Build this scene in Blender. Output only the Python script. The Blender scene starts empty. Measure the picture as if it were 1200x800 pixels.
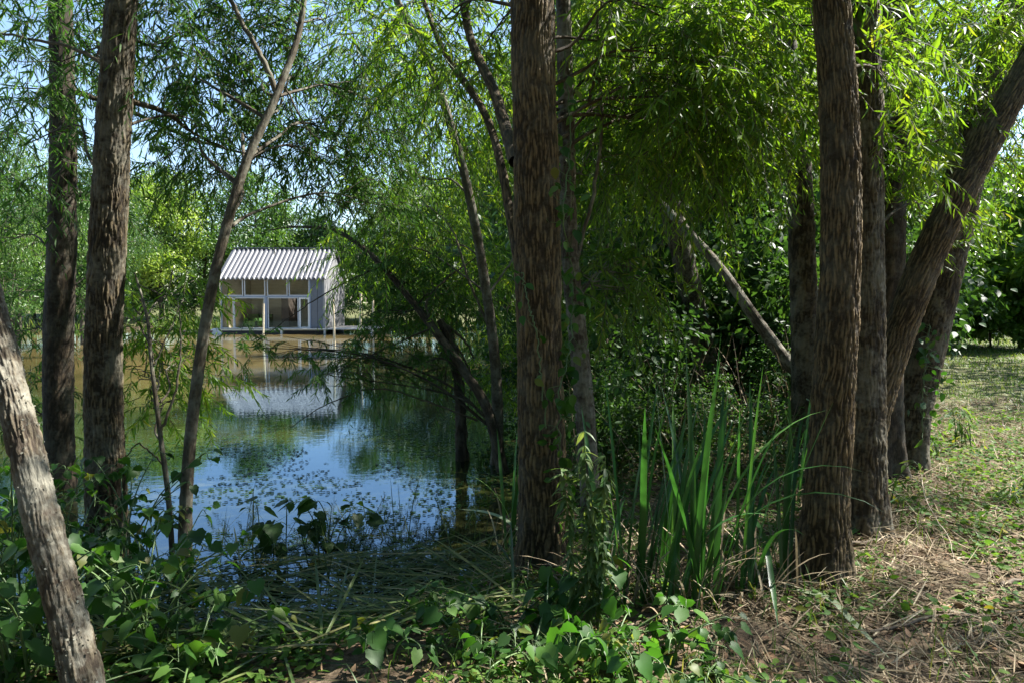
import bpy, math
import numpy as np
PI = math.pi
rng = np.random.default_rng(11)
U = rng.uniform
SC = bpy.context.scene
COL = SC.collection

# ------------------------------------------------------------------ camera frame
CAM = np.array([0.0, 0.0, 1.55]); FPX = 800.0; PITCH = math.atan(45 / 800)
def P(px, py, Y):
    """photo pixel (1200x800) at distance Y ahead of the camera -> world point"""
    a, b = (px - 600) / FPX, (400 - py) / FPX
    c, s = math.cos(PITCH), math.sin(PITCH)
    d = np.array([a, c + b * s, b * c - s])
    return CAM + d * (Y / d[1])
WATER = -0.35
SUN = np.array([0.60, 0.235, 0.766]); SUN /= np.linalg.norm(SUN)

# ------------------------------------------------------------------ noise
def _hash(ix, iy, seed):
    h = (ix.astype(np.int64) * 374761393 + iy.astype(np.int64) * 668265263 + seed * 1442695041) & 0x7fffffff
    h = ((h ^ (h >> 13)) * 1274126177) & 0x7fffffff
    return ((h ^ (h >> 16)) & 0xffff) / 65535.0
def vnoise(x, y, seed=0, px=0):
    x = np.asarray(x, float); y = np.asarray(y, float)
    ix, iy = np.floor(x), np.floor(y); fx, fy = x - ix, y - iy
    fx = fx * fx * (3 - 2 * fx); fy = fy * fy * (3 - 2 * fy)
    x0, x1 = (np.mod(ix, px), np.mod(ix + 1, px)) if px else (ix, ix + 1)
    a, b = _hash(x0, iy, seed), _hash(x1, iy, seed)
    c, d = _hash(x0, iy + 1, seed), _hash(x1, iy + 1, seed)
    return (a * (1 - fx) + b * fx) * (1 - fy) + (c * (1 - fx) + d * fx) * fy
def fbm(x, y, seed=0, octv=4):
    s, a, t = 0, 1.0, 0
    for k in range(octv):
        s = s + a * vnoise(np.asarray(x) * 2 ** k, np.asarray(y) * 2 ** k, seed + k); t += a; a *= .5
    return s / t
def plates(x, y, seed, px):
    """elongated cells: distance from each cell's border (small in the furrow), periodic in x"""
    ix = np.floor(x); f1 = np.full(x.shape, 9.0); f2 = f1.copy(); idc = np.zeros(x.shape)
    for a in (-1, 0, 1):
        cx = ix + a; m = np.mod(cx, px); yo = y + 7 * _hash(m, m * 0, seed + 31); iy = np.floor(yo)
        for b in (-2, -1, 0, 1, 2):
            cy = iy + b; h = _hash(m, cy, seed)
            d = np.hypot(cx + .1 + .8 * h - x, .42 * (cy + .02 + .96 * _hash(m, cy, seed + 77) - yo))
            c = d < f1; f2 = np.where(c, f1, np.minimum(f2, d)); idc = np.where(c, h, idc); f1 = np.where(c, d, f1)
    return f2 - f1, idc
def nrm(v):
    return v / np.maximum(np.linalg.norm(v, axis=-1, keepdims=True), 1e-9)
def ball(n):
    v = nrm(rng.normal(size=(n, 3))); return v * U(0, 1, (n, 1)) ** (1 / 3)

# ------------------------------------------------------------------ mesh builder
class Geo:
    def __init__(s): s.V = []; s.F = []; s.M = []; s.rnd = []; s.buv = []; s.n = 0
    def add(s, V, faces, rnd=0.5, buv=None, mat=0):
        V = np.asarray(V, np.float32).reshape(-1, 3); n = len(V)
        for f in faces:
            f = np.asarray(f, np.int64)
            if len(f): s.F.append(f + s.n); s.M.append((len(f), mat))
        s.V.append(V); s.rnd.append(np.broadcast_to(np.asarray(rnd, np.float32), (n,)).copy())
        s.buv.append(np.zeros((n, 3), np.float32) if buv is None else np.asarray(buv, np.float32))
        s.n += n; return s
    def box(s, lo, hi, mat=0):
        x0, y0, z0 = lo; x1, y1, z1 = hi
        V = [(x0,y0,z0),(x1,y0,z0),(x1,y1,z0),(x0,y1,z0),(x0,y0,z1),(x1,y0,z1),(x1,y1,z1),(x0,y1,z1)]
        return s.add(V, [[(0,3,2,1),(4,5,6,7),(0,1,5,4),(1,2,6,5),(2,3,7,6),(3,0,4,7)]], mat=mat)
    def mesh(s, name, mats, base=None, smooth=True):
        V = np.concatenate(s.V) if s.V else np.zeros((0, 3), np.float32)
        if base is not None: V = V - np.asarray(base, np.float32)
        me = bpy.data.meshes.new(name)
        me.vertices.add(len(V)); me.vertices.foreach_set('co', V.ravel())
        ls = np.concatenate([np.full(len(f), f.shape[1]) for f in s.F]); li = np.concatenate([f.ravel() for f in s.F])
        me.loops.add(len(li)); me.loops.foreach_set('vertex_index', li.astype(np.int32))
        me.polygons.add(len(ls)); me.polygons.foreach_set('loop_start', np.concatenate([[0], np.cumsum(ls)[:-1]]).astype(np.int32))
        me.polygons.foreach_set('material_index', np.concatenate([np.full(n, m) for n, m in s.M]).astype(np.int32))
        for m in (mats if isinstance(mats, (list, tuple)) else [mats]): me.materials.append(m)
        a = me.attributes.new('rnd', 'FLOAT', 'POINT'); a.data.foreach_set('value', np.concatenate(s.rnd))
        a = me.attributes.new('buv', 'FLOAT_VECTOR', 'POINT'); a.data.foreach_set('vector', np.concatenate(s.buv).ravel())
        me.update(calc_edges=True)
        me.polygons.foreach_set('use_smooth', np.full(len(ls), smooth)); me.validate()
        return me

def link(name, data, parent=None, loc=None):
    o = bpy.data.objects.new(name, data); COL.objects.link(o)
    if parent is not None: o.parent = parent
    if loc is not None: o.location = loc
    return o
def tag(o, label, cat, group=None):
    o['label'] = label; o['category'] = cat
    if group: o['group'] = group
    return o
def thing(name, label, cat, base, group=None):
    return tag(link(name, None, None, [float(v) for v in base]), label, cat, group)
def part(name, geo, mats, parent, base, smooth=True, label=None):
    o = link(name, geo.mesh(name, mats, base, smooth), parent)
    if label: o['label'] = label
    return o
def kind(o, k): o['kind'] = k; return o

# ------------------------------------------------------------------ curves, tubes
def smooth_path(pts, n):
    p = np.asarray(pts, float)
    q = np.vstack([2 * p[0] - p[1], p, 2 * p[-1] - p[-2]])
    t = np.linspace(0, len(p) - 1 - 1e-6, n); i = t.astype(int); f = (t - i)[:, None]
    a, b, c, d = q[i], q[i + 1], q[i + 2], q[i + 3]
    return .5 * (2 * b + (c - a) * f + (2 * a - 5 * b + 4 * c - d) * f ** 2 + (3 * b - a - 3 * c + d) * f ** 3)
def frames(path):
    T = nrm(np.gradient(path, axis=0))
    e = path[-1] - path[0]; e = e / max(np.linalg.norm(e), 1e-9)
    ref = np.array([0., 1, 0]) if abs(e[1]) < .8 else np.array([1., 0, 0])
    N = nrm(ref - T * (T @ ref)[:, None]); B = np.cross(T, N)
    return T, N, B
def tube(g, path, rad, sides=6, mat=0, rnd=.5):
    path = np.asarray(path, float); n = len(path); rad = np.broadcast_to(np.asarray(rad, float), (n,))
    T, N, B = frames(path)
    th = np.linspace(0, 2 * PI, sides + 1)
    V = path[:, None] + rad[:, None, None] * (np.cos(th)[None, :, None] * N[:, None] + np.sin(th)[None, :, None] * B[:, None])
    L = np.concatenate([[0], np.cumsum(np.linalg.norm(np.diff(path, axis=0), axis=1))])
    buv = np.stack([np.broadcast_to(th[None] * max(rad.mean(), .01), (n, sides + 1)), np.broadcast_to(L[:, None], (n, sides + 1)), np.zeros((n, sides + 1))], -1)
    i, j = np.meshgrid(np.arange(n - 1), np.arange(sides), indexing='ij'); a = (i * (sides + 1) + j).ravel()
    F = np.stack([a, a + 1, a + sides + 2, a + sides + 1], 1)
    g.add(V, [F], rnd, buv.reshape(-1, 3), mat)
def bark_tube(g, pts, rads, sides, row, depth, cell, flare=.35, seed=0, cap=True, ang=0.0):
    """trunk with real ridges and furrows, a flared foot and slight lean and lumps"""
    p = np.asarray(pts, float); Lt = np.linalg.norm(np.diff(p, axis=0), axis=1).sum(); n = max(8, int(Lt / row))
    path = smooth_path(p, n); rad = np.interp(np.linspace(0, 1, n), np.linspace(0, 1, len(rads)), rads)
    T, N, B = frames(path); th = np.linspace(0, 2 * PI, sides + 1)
    L = np.concatenate([[0], np.cumsum(np.linalg.norm(np.diff(path, axis=0), axis=1))])
    TH, LL = np.meshgrid(th, L); rm = float(np.mean(rads)); nc = max(8, int(2 * PI * rm / cell) // 4 * 4)
    s = TH / (2 * PI) * nc
    w = .8 * (fbm(np.zeros_like(s) + seed, LL / .22, seed + 5, 2) - .5) + .7 * (vnoise(s / 2, LL / .10, seed + 6, nc // 2) - .5)
    e1, id1 = plates(s + w, LL / (cell * 5.0), seed, nc)
    e2, id2 = plates(2 * s + 1.2 * w, LL / (cell * 3.2), seed + 1, 2 * nc)
    n3 = .5 * vnoise(4 * s, LL / (cell * 2.2), seed + 2, 4 * nc) + .5 * vnoise(3 * s, LL / (cell * .45), seed + 3, 3 * nc)
    sm = lambda q: q * q * (3 - 2 * q)
    ridge = np.clip(sm(np.clip(e1 / .36, 0, 1)) * (.62 + .30 * id1) * (.62 + .38 * sm(np.clip(e2 / .4, 0, 1))) * 1.15 + .75 * (n3 - .45), 0, 1.2)
    lump = (vnoise(TH / (2 * PI) * 4, LL / .5, seed + 9, 4) - .5) * .10 * rad[:, None]
    fl = 1 + flare * np.exp(-LL / (1.7 * rads[0])) * (1 + .45 * np.cos(5 * TH + seed) + .25 * np.cos(3 * TH + 2 * seed))
    R = rad[:, None] * fl + lump + depth * (ridge - .8)
    V = path[:, None] + R[..., None] * (np.cos(TH)[..., None] * N[:, None] + np.sin(TH)[..., None] * B[:, None])
    buv = np.stack([TH * rm, LL, np.zeros_like(TH)], -1)
    k = sides + 1; i, j = np.meshgrid(np.arange(n - 1), np.arange(sides), indexing='ij'); a = (i * k + j).ravel()
    g.add(V, [np.stack([a, a + 1, a + k + 1, a + k], 1)], ridge.ravel(), buv.reshape(-1, 3), 0)

# ------------------------------------------------------------------ leaf templates: rows (along, across, up)
def T_willow():
    V = np.array([(0,0,0),(.28,.42,.05),(.28,-.42,.05),(.66,.38,.03),(.66,-.38,.03),(1,0,0),(.28,0,-.03),(.66,0,-.03)], float)
    return V, [np.array([(0,1,6),(0,6,2),(3,5,7),(7,5,4)]), np.array([(1,3,7,6),(6,7,4,2)])]
def T_rhomb():
    return np.array([(0,0,0),(.45,.5,.06),(.45,-.5,.06),(1,0,-.05)], float), [np.array([(0,2,3),(0,3,1)])]
def T_broad():
    o = [(0,0),(-.10,.18),(-.05,.40),(.12,.44),(.30,.54),(.44,.42),(.60,.38),(.78,.17),(1.0,0)]
    V = [(x, y, .10 * abs(y) * 2) for x, y in o] + [(x, -y, .10 * abs(y) * 2) for x, y in o[1:-1]] + [(.25,0,0),(.55,0,0)]
    n = len(o); m0, m1 = n + n - 2, n + n - 1
    f = [(0,1,m0),(1,2,m0),(2,3,m0),(3,4,m0),(4,m1,m0),(4,5,m1),(5,6,m1),(6,7,m1),(7,8,m1)]
    r = lambda i: i if i in (0, n - 1) or i >= m0 else i + n - 1
    f += [(r(c), r(b), r(a)) if False else (r(b), r(a), r(c)) for a, b, c in f]
    return np.array(V, float), [np.array(f)]
def T_ovate():
    o = [(0,0),(.12,.26),(.35,.4),(.6,.33),(.82,.16),(1,0)]
    V = [(x, y, .14 * y) for x, y in o] + [(x, -y, .14 * y) for x, y in o[1:-1]] + [(.45,0,-.02)]
    m = len(V) - 1; ring = [0,1,2,3,4,5,9,8,7,6]
    return np.array(V, float), [np.array([(ring[i], ring[(i + 1) % 10], m) for i in range(10)])]
WILLOW, RHOMB, BROAD, OVATE = T_willow(), T_rhomb(), T_broad(), T_ovate()
def leaves(g, tpl, pos, D, Nn, Ln, Wd, curl=.15, rnd=None, mat=0):
    """many copies of one leaf: base pos, axis D, rough normal Nn, lengths, widths"""
    V, F = tpl; n = len(pos)
    D = nrm(D); S = nrm(np.cross(D, Nn)); Z = np.cross(S, D)
    Ln = np.broadcast_to(np.asarray(Ln, float), (n,)); Wd = np.broadcast_to(np.asarray(Wd, float), (n,)); curl = np.broadcast_to(np.asarray(curl, float), (n,))
    x = V[None, :, 0] * Ln[:, None]; y = V[None, :, 1] * Wd[:, None]
    z = V[None, :, 2] * Wd[:, None] - curl[:, None] * Ln[:, None] * V[None, :, 0] ** 2
    W = pos[:, None] + x[..., None] * D[:, None] + y[..., None] * S[:, None] + z[..., None] * Z[:, None]
    r = U(0, 1, n) if rnd is None else np.broadcast_to(rnd, (n,))
    off = (np.arange(n) * len(V))[:, None, None]
    g.add(W, [(f[None] + off).reshape(-1, f.shape[1]) for f in F], np.repeat(r, len(V)), None, mat)
def blades(g, base, az, lean, bend, L, W, nseg=7, rnd=None, fold=.25, mat=0, twist=0.0):
    """sword-like blades: three points across, bending over with height"""
    n = len(base); t = np.linspace(0, 1, nseg + 1)
    a = np.asarray(lean)[:, None] + np.asarray(bend)[:, None] * t[None] ** 1.7
    ds = np.asarray(L)[:, None] / nseg
    h = np.concatenate([np.zeros((n, 1)), np.cumsum(np.sin(a[:, :-1]) * ds, 1)], 1); v = np.concatenate([np.zeros((n, 1)), np.cumsum(np.cos(a[:, :-1]) * ds, 1)], 1)
    H = np.stack([np.cos(az), np.sin(az), np.zeros(n)], 1); S0 = np.stack([-np.sin(az), np.cos(az), np.zeros(n)], 1)
    c = np.asarray(base)[:, None] + h[..., None] * H[:, None] + np.stack([0 * v, 0 * v, v], -1)
    tw = np.asarray(twist) if np.ndim(twist) else np.full(n, twist)
    up = np.stack([-np.cos(a)[..., None] * H[:, None] + np.sin(a)[..., None] * np.array([0, 0, 1.])], 0)[0]
    ct, st = np.cos(tw)[:, None, None], np.sin(tw)[:, None, None]
    S = ct * S0[:, None] + st * up; Nn = ct * up - st * S0[:, None]
    w = np.asarray(W)[:, None] * np.minimum(1, 3.2 * (1 - t)[None]) ** .8 * (.75 + .25 * np.minimum(1, t * 4))[None] * .5
    V = np.stack([c + w[..., None] * S, c - fold * w[..., None] * Nn, c - w[..., None] * S], 2)
    k = np.arange(nseg); q = np.concatenate([np.stack([3*k,3*k+1,3*k+4,3*k+3],1), np.stack([3*k+1,3*k+2,3*k+5,3*k+4],1)])
    off = (np.arange(n) * 3 * (nseg + 1))[:, None, None]
    r = U(0, 1, n) if rnd is None else rnd
    g.add(V, [(q[None] + off).reshape(-1, 4)], np.repeat(r, 3 * (nseg + 1)), None, mat)

# ------------------------------------------------------------------ materials
def nodes(name):
    m = bpy.data.materials.new(name); m.use_nodes = True
    nt = m.node_tree; nt.nodes.clear(); return m, nt, lambda t, **k: _new(nt, t, k)
def _new(nt, t, k):
    n = nt.nodes.new('ShaderNode' + t)
    for a, v in k.items():
        if a in n.inputs: n.inputs[a].default_value = v
        else: setattr(n, a, v)
    return n
def ramp(nt, stops):
    r = nt.nodes.new('ShaderNodeValToRGB'); e = r.color_ramp.elements
    while len(e) < len(stops): e.new(.5)
    for x, (p, c) in zip(e, stops): x.position = p; x.color = (*c, 1)
    return r
def leaf_mat(name, stops, trans=(1.6, 1.5, .7), mixv=.45, rough=.42, spec=.45):
    m, nt, N = nodes(name); L = nt.links.new
    at = N('Attribute', attribute_name='rnd'); oi = N('ObjectInfo')
    r = ramp(nt, stops); L(at.outputs['Fac'], r.inputs[0])
    hs = N('HueSaturation'); mr = N('MapRange'); mr.inputs[3].default_value = .8; mr.inputs[4].default_value = 1.2
    L(oi.outputs['Random'], mr.inputs[0]); L(mr.outputs[0], hs.inputs['Value']); L(r.outputs[0], hs.inputs['Color'])
    b = N('BsdfPrincipled', Roughness=rough); b.inputs['Specular IOR Level'].default_value = spec
    L(hs.outputs[0], b.inputs['Base Color'])
    tc = N('Mix', data_type='RGBA', blend_type='MULTIPLY'); tc.inputs[0].default_value = 1; tc.inputs[7].default_value = (*trans, 1)
    L(hs.outputs[0], tc.inputs[6]); t = N('BsdfTranslucent'); L(tc.outputs[2], t.inputs[0])
    mx = N('MixShader'); mx.inputs[0].default_value = mixv; L(b.outputs[0], mx.inputs[1]); L(t.outputs[0], mx.inputs[2])
    o = N('OutputMaterial'); L(mx.outputs[0], o.inputs[0]); return m
def bark_mat(name, furrow, ridge, lichen, lich=.5, bump=.6, moss=0.0):
    m, nt, N = nodes(name); L = nt.links.new
    at = N('Attribute', attribute_name='rnd'); uv = N('Attribute', attribute_name='buv')
    sc = N('VectorMath', operation='MULTIPLY'); sc.inputs[1].default_value = (85, 14, 1); L(uv.outputs['Vector'], sc.inputs[0])
    n1 = N('TexNoise', Scale=1.0, Detail=6.0, Roughness=.65); L(sc.outputs[0], n1.inputs['Vector'])
    tc = N('TexCoord'); n2 = N('TexNoise', Scale=5.0, Detail=5.0, Roughness=.6); L(tc.outputs['Object'], n2.inputs['Vector'])
    n3 = N('TexNoise', Scale=38.0, Detail=3.0); L(tc.outputs['Object'], n3.inputs['Vector'])
    r = ramp(nt, [(.12, furrow), (.8, ridge)]); ad = N('Math', operation='ADD'); mu = N('Math', operation='MULTIPLY_ADD'); mu.inputs[1].default_value = 1.5; mu.inputs[2].default_value = -.78
    L(n1.outputs[0], mu.inputs[0]); L(at.outputs['Fac'], ad.inputs[0]); L(mu.outputs[0], ad.inputs[1]); L(ad.outputs[0], r.inputs[0])
    lm = N('Math', operation='ADD'); L(n2.outputs[0], lm.inputs[0]); l3 = N('Math', operation='MULTIPLY'); l3.inputs[1].default_value = .35; L(n3.outputs[0], l3.inputs[0]); L(l3.outputs[0], lm.inputs[1])
    lr = ramp(nt, [(.62, (0, 0, 0)), (.80, (lich,) * 3)]); L(lm.outputs[0], lr.inputs[0])
    mx = N('Mix', data_type='RGBA'); L(lr.outputs[0], mx.inputs[0]); L(r.outputs[0], mx.inputs[6]); mx.inputs[7].default_value = (*lichen, 1)
    out = mx.outputs[2]
    if moss:
        n4 = N('TexNoise', Scale=2.3, Detail=4.0); L(tc.outputs['Object'], n4.inputs['Vector']); mr = ramp(nt, [(.5, (0, 0, 0)), (.66, (moss,) * 3)]); L(n4.outputs[0], mr.inputs[0])
        m2 = N('Mix', data_type='RGBA'); L(mr.outputs[0], m2.inputs[0]); L(out, m2.inputs[6]); m2.inputs[7].default_value = (.05, .075, .02, 1); out = m2.outputs[2]
    b = N('BsdfPrincipled', Roughness=.85); b.inputs['Specular IOR Level'].default_value = .25; L(out, b.inputs['Base Color'])
    bp = N('Bump', Strength=bump, Distance=.012); L(n1.outputs[0], bp.inputs['Height']); L(bp.outputs[0], b.inputs['Normal'])
    o = N('OutputMaterial'); L(b.outputs[0], o.inputs[0]); return m
def plain(name, col, rough=.6, metal=0.0, noise=.0, nscale=8.0, spec=.5, stretch=None, bump=0.0):
    m, nt, N = nodes(name); L = nt.links.new; b = N('BsdfPrincipled', Roughness=rough, Metallic=metal)
    b.inputs['Specular IOR Level'].default_value = spec
    tc = N('TexCoord'); n = N('TexNoise', Scale=nscale, Detail=5.0, Roughness=.6)
    if stretch: mp = N('Mapping'); mp.inputs['Scale'].default_value = stretch; L(tc.outputs['Object'], mp.inputs[0]); L(mp.outputs[0], n.inputs['Vector'])
    else: L(tc.outputs['Object'], n.inputs['Vector'])
    r = ramp(nt, [(.3, tuple(c * (1 - noise) for c in col)), (.7, tuple(min(1, c * (1 + noise)) for c in col))]); L(n.outputs[0], r.inputs[0]); L(r.outputs[0], b.inputs['Base Color'])
    if bump: bp = N('Bump', Strength=bump, Distance=.01); L(n.outputs[0], bp.inputs['Height']); L(bp.outputs[0], b.inputs['Normal'])
    o = N('OutputMaterial'); L(b.outputs[0], o.inputs[0]); return m
def ramp_mat(name, stops, rough=.75, trans=0.0):
    m, nt, N = nodes(name); L = nt.links.new; at = N('Attribute', attribute_name='rnd'); r = ramp(nt, stops); L(at.outputs['Fac'], r.inputs[0])
    b = N('BsdfPrincipled', Roughness=rough); b.inputs['Specular IOR Level'].default_value = .3; L(r.outputs[0], b.inputs['Base Color']); o = N('OutputMaterial')
    if trans:
        t = N('BsdfTranslucent'); L(r.outputs[0], t.inputs[0]); mx = N('MixShader'); mx.inputs[0].default_value = trans; L(b.outputs[0], mx.inputs[1]); L(t.outputs[0], mx.inputs[2]); L(mx.outputs[0], o.inputs[0])
    else: L(b.outputs[0], o.inputs[0])
    return m
M = {}
M['willow'] = leaf_mat('willow_leaf', [(0, (.035, .09, .012)), (.5, (.075, .16, .020)), (.85, (.13, .21, .028)), (1, (.20, .22, .035))], trans=(2.3, 2.0, .6), mixv=.5, rough=.5, spec=.35)
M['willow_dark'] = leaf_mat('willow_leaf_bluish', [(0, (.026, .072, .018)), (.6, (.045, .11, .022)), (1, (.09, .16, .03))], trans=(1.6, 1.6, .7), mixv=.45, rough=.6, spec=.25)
M['broadleaf'] = leaf_mat('broad_leaf', [(0, (.035, .095, .016)), (.6, (.075, .17, .025)), (1, (.13, .22, .035))], rough=.4, spec=.45, trans=(2.0, 1.8, .6), mixv=.5)
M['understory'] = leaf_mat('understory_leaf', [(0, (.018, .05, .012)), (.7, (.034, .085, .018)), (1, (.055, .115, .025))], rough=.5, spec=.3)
M['far_green'] = leaf_mat('far_leaf', [(0, (.035, .085, .018)), (.6, (.06, .13, .025)), (1, (.10, .17, .03))])
M['far_yellow'] = leaf_mat('far_leaf_yellowish', [(0, (.09, .15, .02)), (.5, (.16, .235, .03)), (1, (.25, .29, .05))], trans=(1.2, 1.4, .6))
M['far_deep'] = leaf_mat('far_leaf_deep', [(0, (.02, .055, .015)), (.6, (.035, .085, .02)), (1, (.06, .12, .03))])
M['vine'] = leaf_mat('vine_leaf', [(0, (.020, .06, .012)), (.6, (.040, .11, .018)), (.9, (.08, .16, .03)), (1, (.16, .15, .04))], rough=.5, spec=.3, trans=(1.5, 1.7, .6))
M['reed'] = leaf_mat('reed_blade', [(0, (.022, .07, .020)), (.7, (.042, .125, .034)), (1, (.10, .19, .045))], rough=.35, mixv=.35, trans=(1.3, 1.5, .6))
M['nettle'] = leaf_mat('stalk_leaf', [(0, (.06, .12, .035)), (.6, (.10, .17, .05)), (1, (.16, .22, .08))], rough=.5)
M['cover'] = leaf_mat('cover_leaf', [(0, (.035, .085, .02)), (.6, (.075, .165, .028)), (.93, (.13, .21, .045)), (1, (.2, .18, .03))], rough=.65, spec=.15)
M['grass'] = leaf_mat('grass_blade', [(0, (.035, .085, .014)), (.6, (.07, .13, .022)), (1, (.17, .17, .05))], rough=.5, mixv=.4)
M['litter'] = ramp_mat('dry_litter', [(0, (.09, .065, .04)), (.4, (.22, .165, .10)), (.8, (.34, .27, .17)), (1, (.44, .38, .26))], trans=.15)
M['deadleaf'] = ramp_mat('dead_leaf', [(0, (.07, .04, .022)), (.5, (.17, .10, .055)), (.95, (.28, .19, .11)), (1, (.34, .15, .05))], trans=.15)
M['cutreed'] = ramp_mat('cut_reed', [(0, (.03, .06, .015)), (.45, (.07, .11, .03)), (.75, (.17, .17, .06)), (1, (.36, .31, .18))], rough=.5, trans=.2)
M['palereed'] = ramp_mat('pale_reed', [(0, (.12, .19, .10)), (.5, (.22, .30, .18)), (1, (.34, .38, .24))], rough=.4, trans=.2)
M['bark'] = bark_mat('furrowed_bark', (.020, .015, .009), (.098, .075, .041), (.21, .20, .155), .45)
M['bark_brown'] = bark_mat('brown_bark', (.026, .018, .009), (.155, .108, .053), (.20, .18, .13), .25, bump=.9)
M['bark_dark'] = bark_mat('dark_bark', (.020, .015, .010), (.07, .052, .032), (.13, .13, .10), .35)
M['bark_pale'] = bark_mat('lichened_bark', (.05, .038, .027), (.115, .094, .062), (.24, .23, .185), .8, bump=.9)
M['bark_smooth'] = bark_mat('smooth_bark', (.05, .04, .028), (.10, .083, .054), (.19, .19, .15), .6)
M['lichen'] = ramp_mat('lichen_flakes', [(0, (.07, .065, .045)), (.6, (.13, .125, .095)), (1, (.22, .22, .18))])
M['twig'] = plain('twig_bark', (.075, .058, .038), .8, noise=.3)
M['twig_pale'] = plain('pale_twig', (.26, .22, .16), .8, noise=.3)
M['stick'] = plain('weathered_stick', (.10, .075, .05), .85, noise=.4, nscale=20)
M['stem_green'] = plain('green_stem', (.07, .12, .035), .5, noise=.2)

# ------------------------------------------------------------------ terrain
POND = np.array([(-60,8),(-16,3.0),(-8,3.3),(-4,3.4),(-2.6,3.7),(-1.5,3.8),(-.5,4.25),(.0,5.1),(.25,7),(.6,10),(.75,14),(.3,20),(-.5,27),(0,34),(1,41),(-1,47),(-6,50.5),(-14,52),(-22,52),(-30,50),(-48,44),(-75,36),(-90,18)], float)
def pond_sd(x, y):
    x = np.asarray(x, float); y = np.asarray(y, float); d = np.full(x.shape, 1e9); ins = np.zeros(x.shape, bool)
    for (ax, ay), (bx, by) in zip(POND, np.roll(POND, -1, 0)):
        ex, ey = bx - ax, by - ay; t = np.clip(((x - ax) * ex + (y - ay) * ey) / (ex * ex + ey * ey), 0, 1)
        d = np.minimum(d, np.hypot(x - ax - t * ex, y - ay - t * ey))
        c = (ay > y) != (by > y); ins ^= c & (x < ex * (y - ay) / (ey if ey else 1e-9) + ax)
    return np.where(ins, -d, d)
def ground_z(x, y):
    x = np.asarray(x, float); y = np.asarray(y, float)
    d = pond_sd(x, y) + .5 * (fbm(x * 1.3, y * 1.3, 3, 3) - .5)
    land = -.35 + .35 * (1 - np.exp(-np.maximum(d, 0) / .7)) + .02 * np.clip(d, 0, 20) * 0
    sub = -.35 + np.maximum(d, -6) * .22
    z = np.where(d > 0, land, sub)
    far = np.clip((np.hypot(x, y) - 55) / 60, 0, 1)
    z = z + far * 1.5 + .10 * (fbm(x * .5, y * .5, 7, 3) - .5) * np.clip(d / 2, 0, 1)
    return z + .05 * (fbm(x * 3.2, y * 3.2, 17, 4) - .5) * np.clip((d + .3), 0, 1)
def gz(x, y): return float(ground_z(np.array([x]), np.array([y]))[0])
def on(px, py, zoff=None):
    """the spot on the ground seen at a photo pixel"""
    best = P(px, py, 4.0)
    for Y in np.linspace(1.6, 40, 700):
        p = P(px, py, Y)
        if p[2] <= gz(p[0], p[1]): return np.array([p[0], p[1], gz(p[0], p[1])])
    return best
def axis(lo, hi, c, fine, k):
    a, b = math.asinh((lo - c) / fine), math.asinh((hi - c) / fine); return c + fine * np.sinh(np.linspace(a, b, k))
gx, gy = axis(-260, 260, .6, 2.2, 420), axis(-60, 420, 4.5, 2.0, 430)
GX, GY = np.meshgrid(gx, gy); GZ = ground_z(GX, GY)
near = np.clip(1.5 - np.hypot(GX - 1, GY - 4) / 6, 0, 1); GZ = GZ + near * .03 * (fbm(GX * 11, GY * 11, 23, 3) - .5)
g = Geo(); k = len(gx); i, j = np.meshgrid(np.arange(len(gy) - 1), np.arange(k - 1), indexing='ij'); a = (i * k + j).ravel()
g.add(np.stack([GX, GY, GZ], -1), [np.stack([a, a + 1, a + k + 1, a + k], 1)], pond_sd(GX, GY).ravel())
m, nt, N = nodes('ground_soil'); L = nt.links.new
tc = N('TexCoord'); n1 = N('TexNoise', Scale=.9, Detail=6.0, Roughness=.6); n2 = N('TexNoise', Scale=24.0, Detail=8.0, Roughness=.7); n3 = N('TexNoise', Scale=3.2, Detail=6.0, Roughness=.65)
for q in (n1, n2, n3): L(tc.outputs['Object'], q.inputs['Vector'])
soil = ramp(nt, [(.32, (.035, .025, .016)), (.5, (.10, .072, .046)), (.68, (.22, .165, .11))]); L(n2.outputs[0], soil.inputs[0])
gr = ramp(nt, [(.35, (.035, .06, .014)), (.65, (.10, .13, .03))]); L(n2.outputs[0], gr.inputs[0])
sx = N('SeparateXYZ'); L(tc.outputs['Object'], sx.inputs[0])
fy = N('MapRange'); fy.inputs[1].default_value = 5; fy.inputs[2].default_value = 10; L(sx.outputs[1], fy.inputs[0])
ad = N('Math', operation='MULTIPLY_ADD'); ad.inputs[1].default_value = 2.6; ad.inputs[2].default_value = -1.25; L(n3.outputs[0], ad.inputs[0])
ad2 = N('Math', operation='ADD', use_clamp=True); L(ad.outputs[0], ad2.inputs[0]); fm = N('Math', operation='MULTIPLY_ADD'); fm.inputs[1].default_value = .65; fm.inputs[2].default_value = -.1; L(fy.outputs[0], fm.inputs[0]); L(fm.outputs[0], ad2.inputs[1])
mx = N('Mix', data_type='RGBA'); L(ad2.outputs[0], mx.inputs[0]); L(soil.outputs[0], mx.inputs[6]); L(gr.outputs[0], mx.inputs[7])
at = N('Attribute', attribute_name='rnd'); wet = N('MapRange'); wet.inputs[1].default_value = .7; wet.inputs[2].default_value = .05; L(at.outputs['Fac'], wet.inputs[0])
mud = N('Mix', data_type='RGBA'); L(wet.outputs[0], mud.inputs[0]); L(mx.outputs[2], mud.inputs[6]); mud.inputs[7].default_value = (.05, .036, .02, 1)
b = N('BsdfPrincipled', Roughness=.9); b.inputs['Specular IOR Level'].default_value = .2; L(mud.outputs[2], b.inputs['Base Color'])
bp = N('Bump', Strength=.7, Distance=.02); L(n2.outputs[0], bp.inputs['Height']); L(bp.outputs[0], b.inputs['Normal']); o = N('OutputMaterial'); L(b.outputs[0], o.inputs[0])
kind(link('ground', g.mesh('ground', m)), 'structure')
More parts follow.
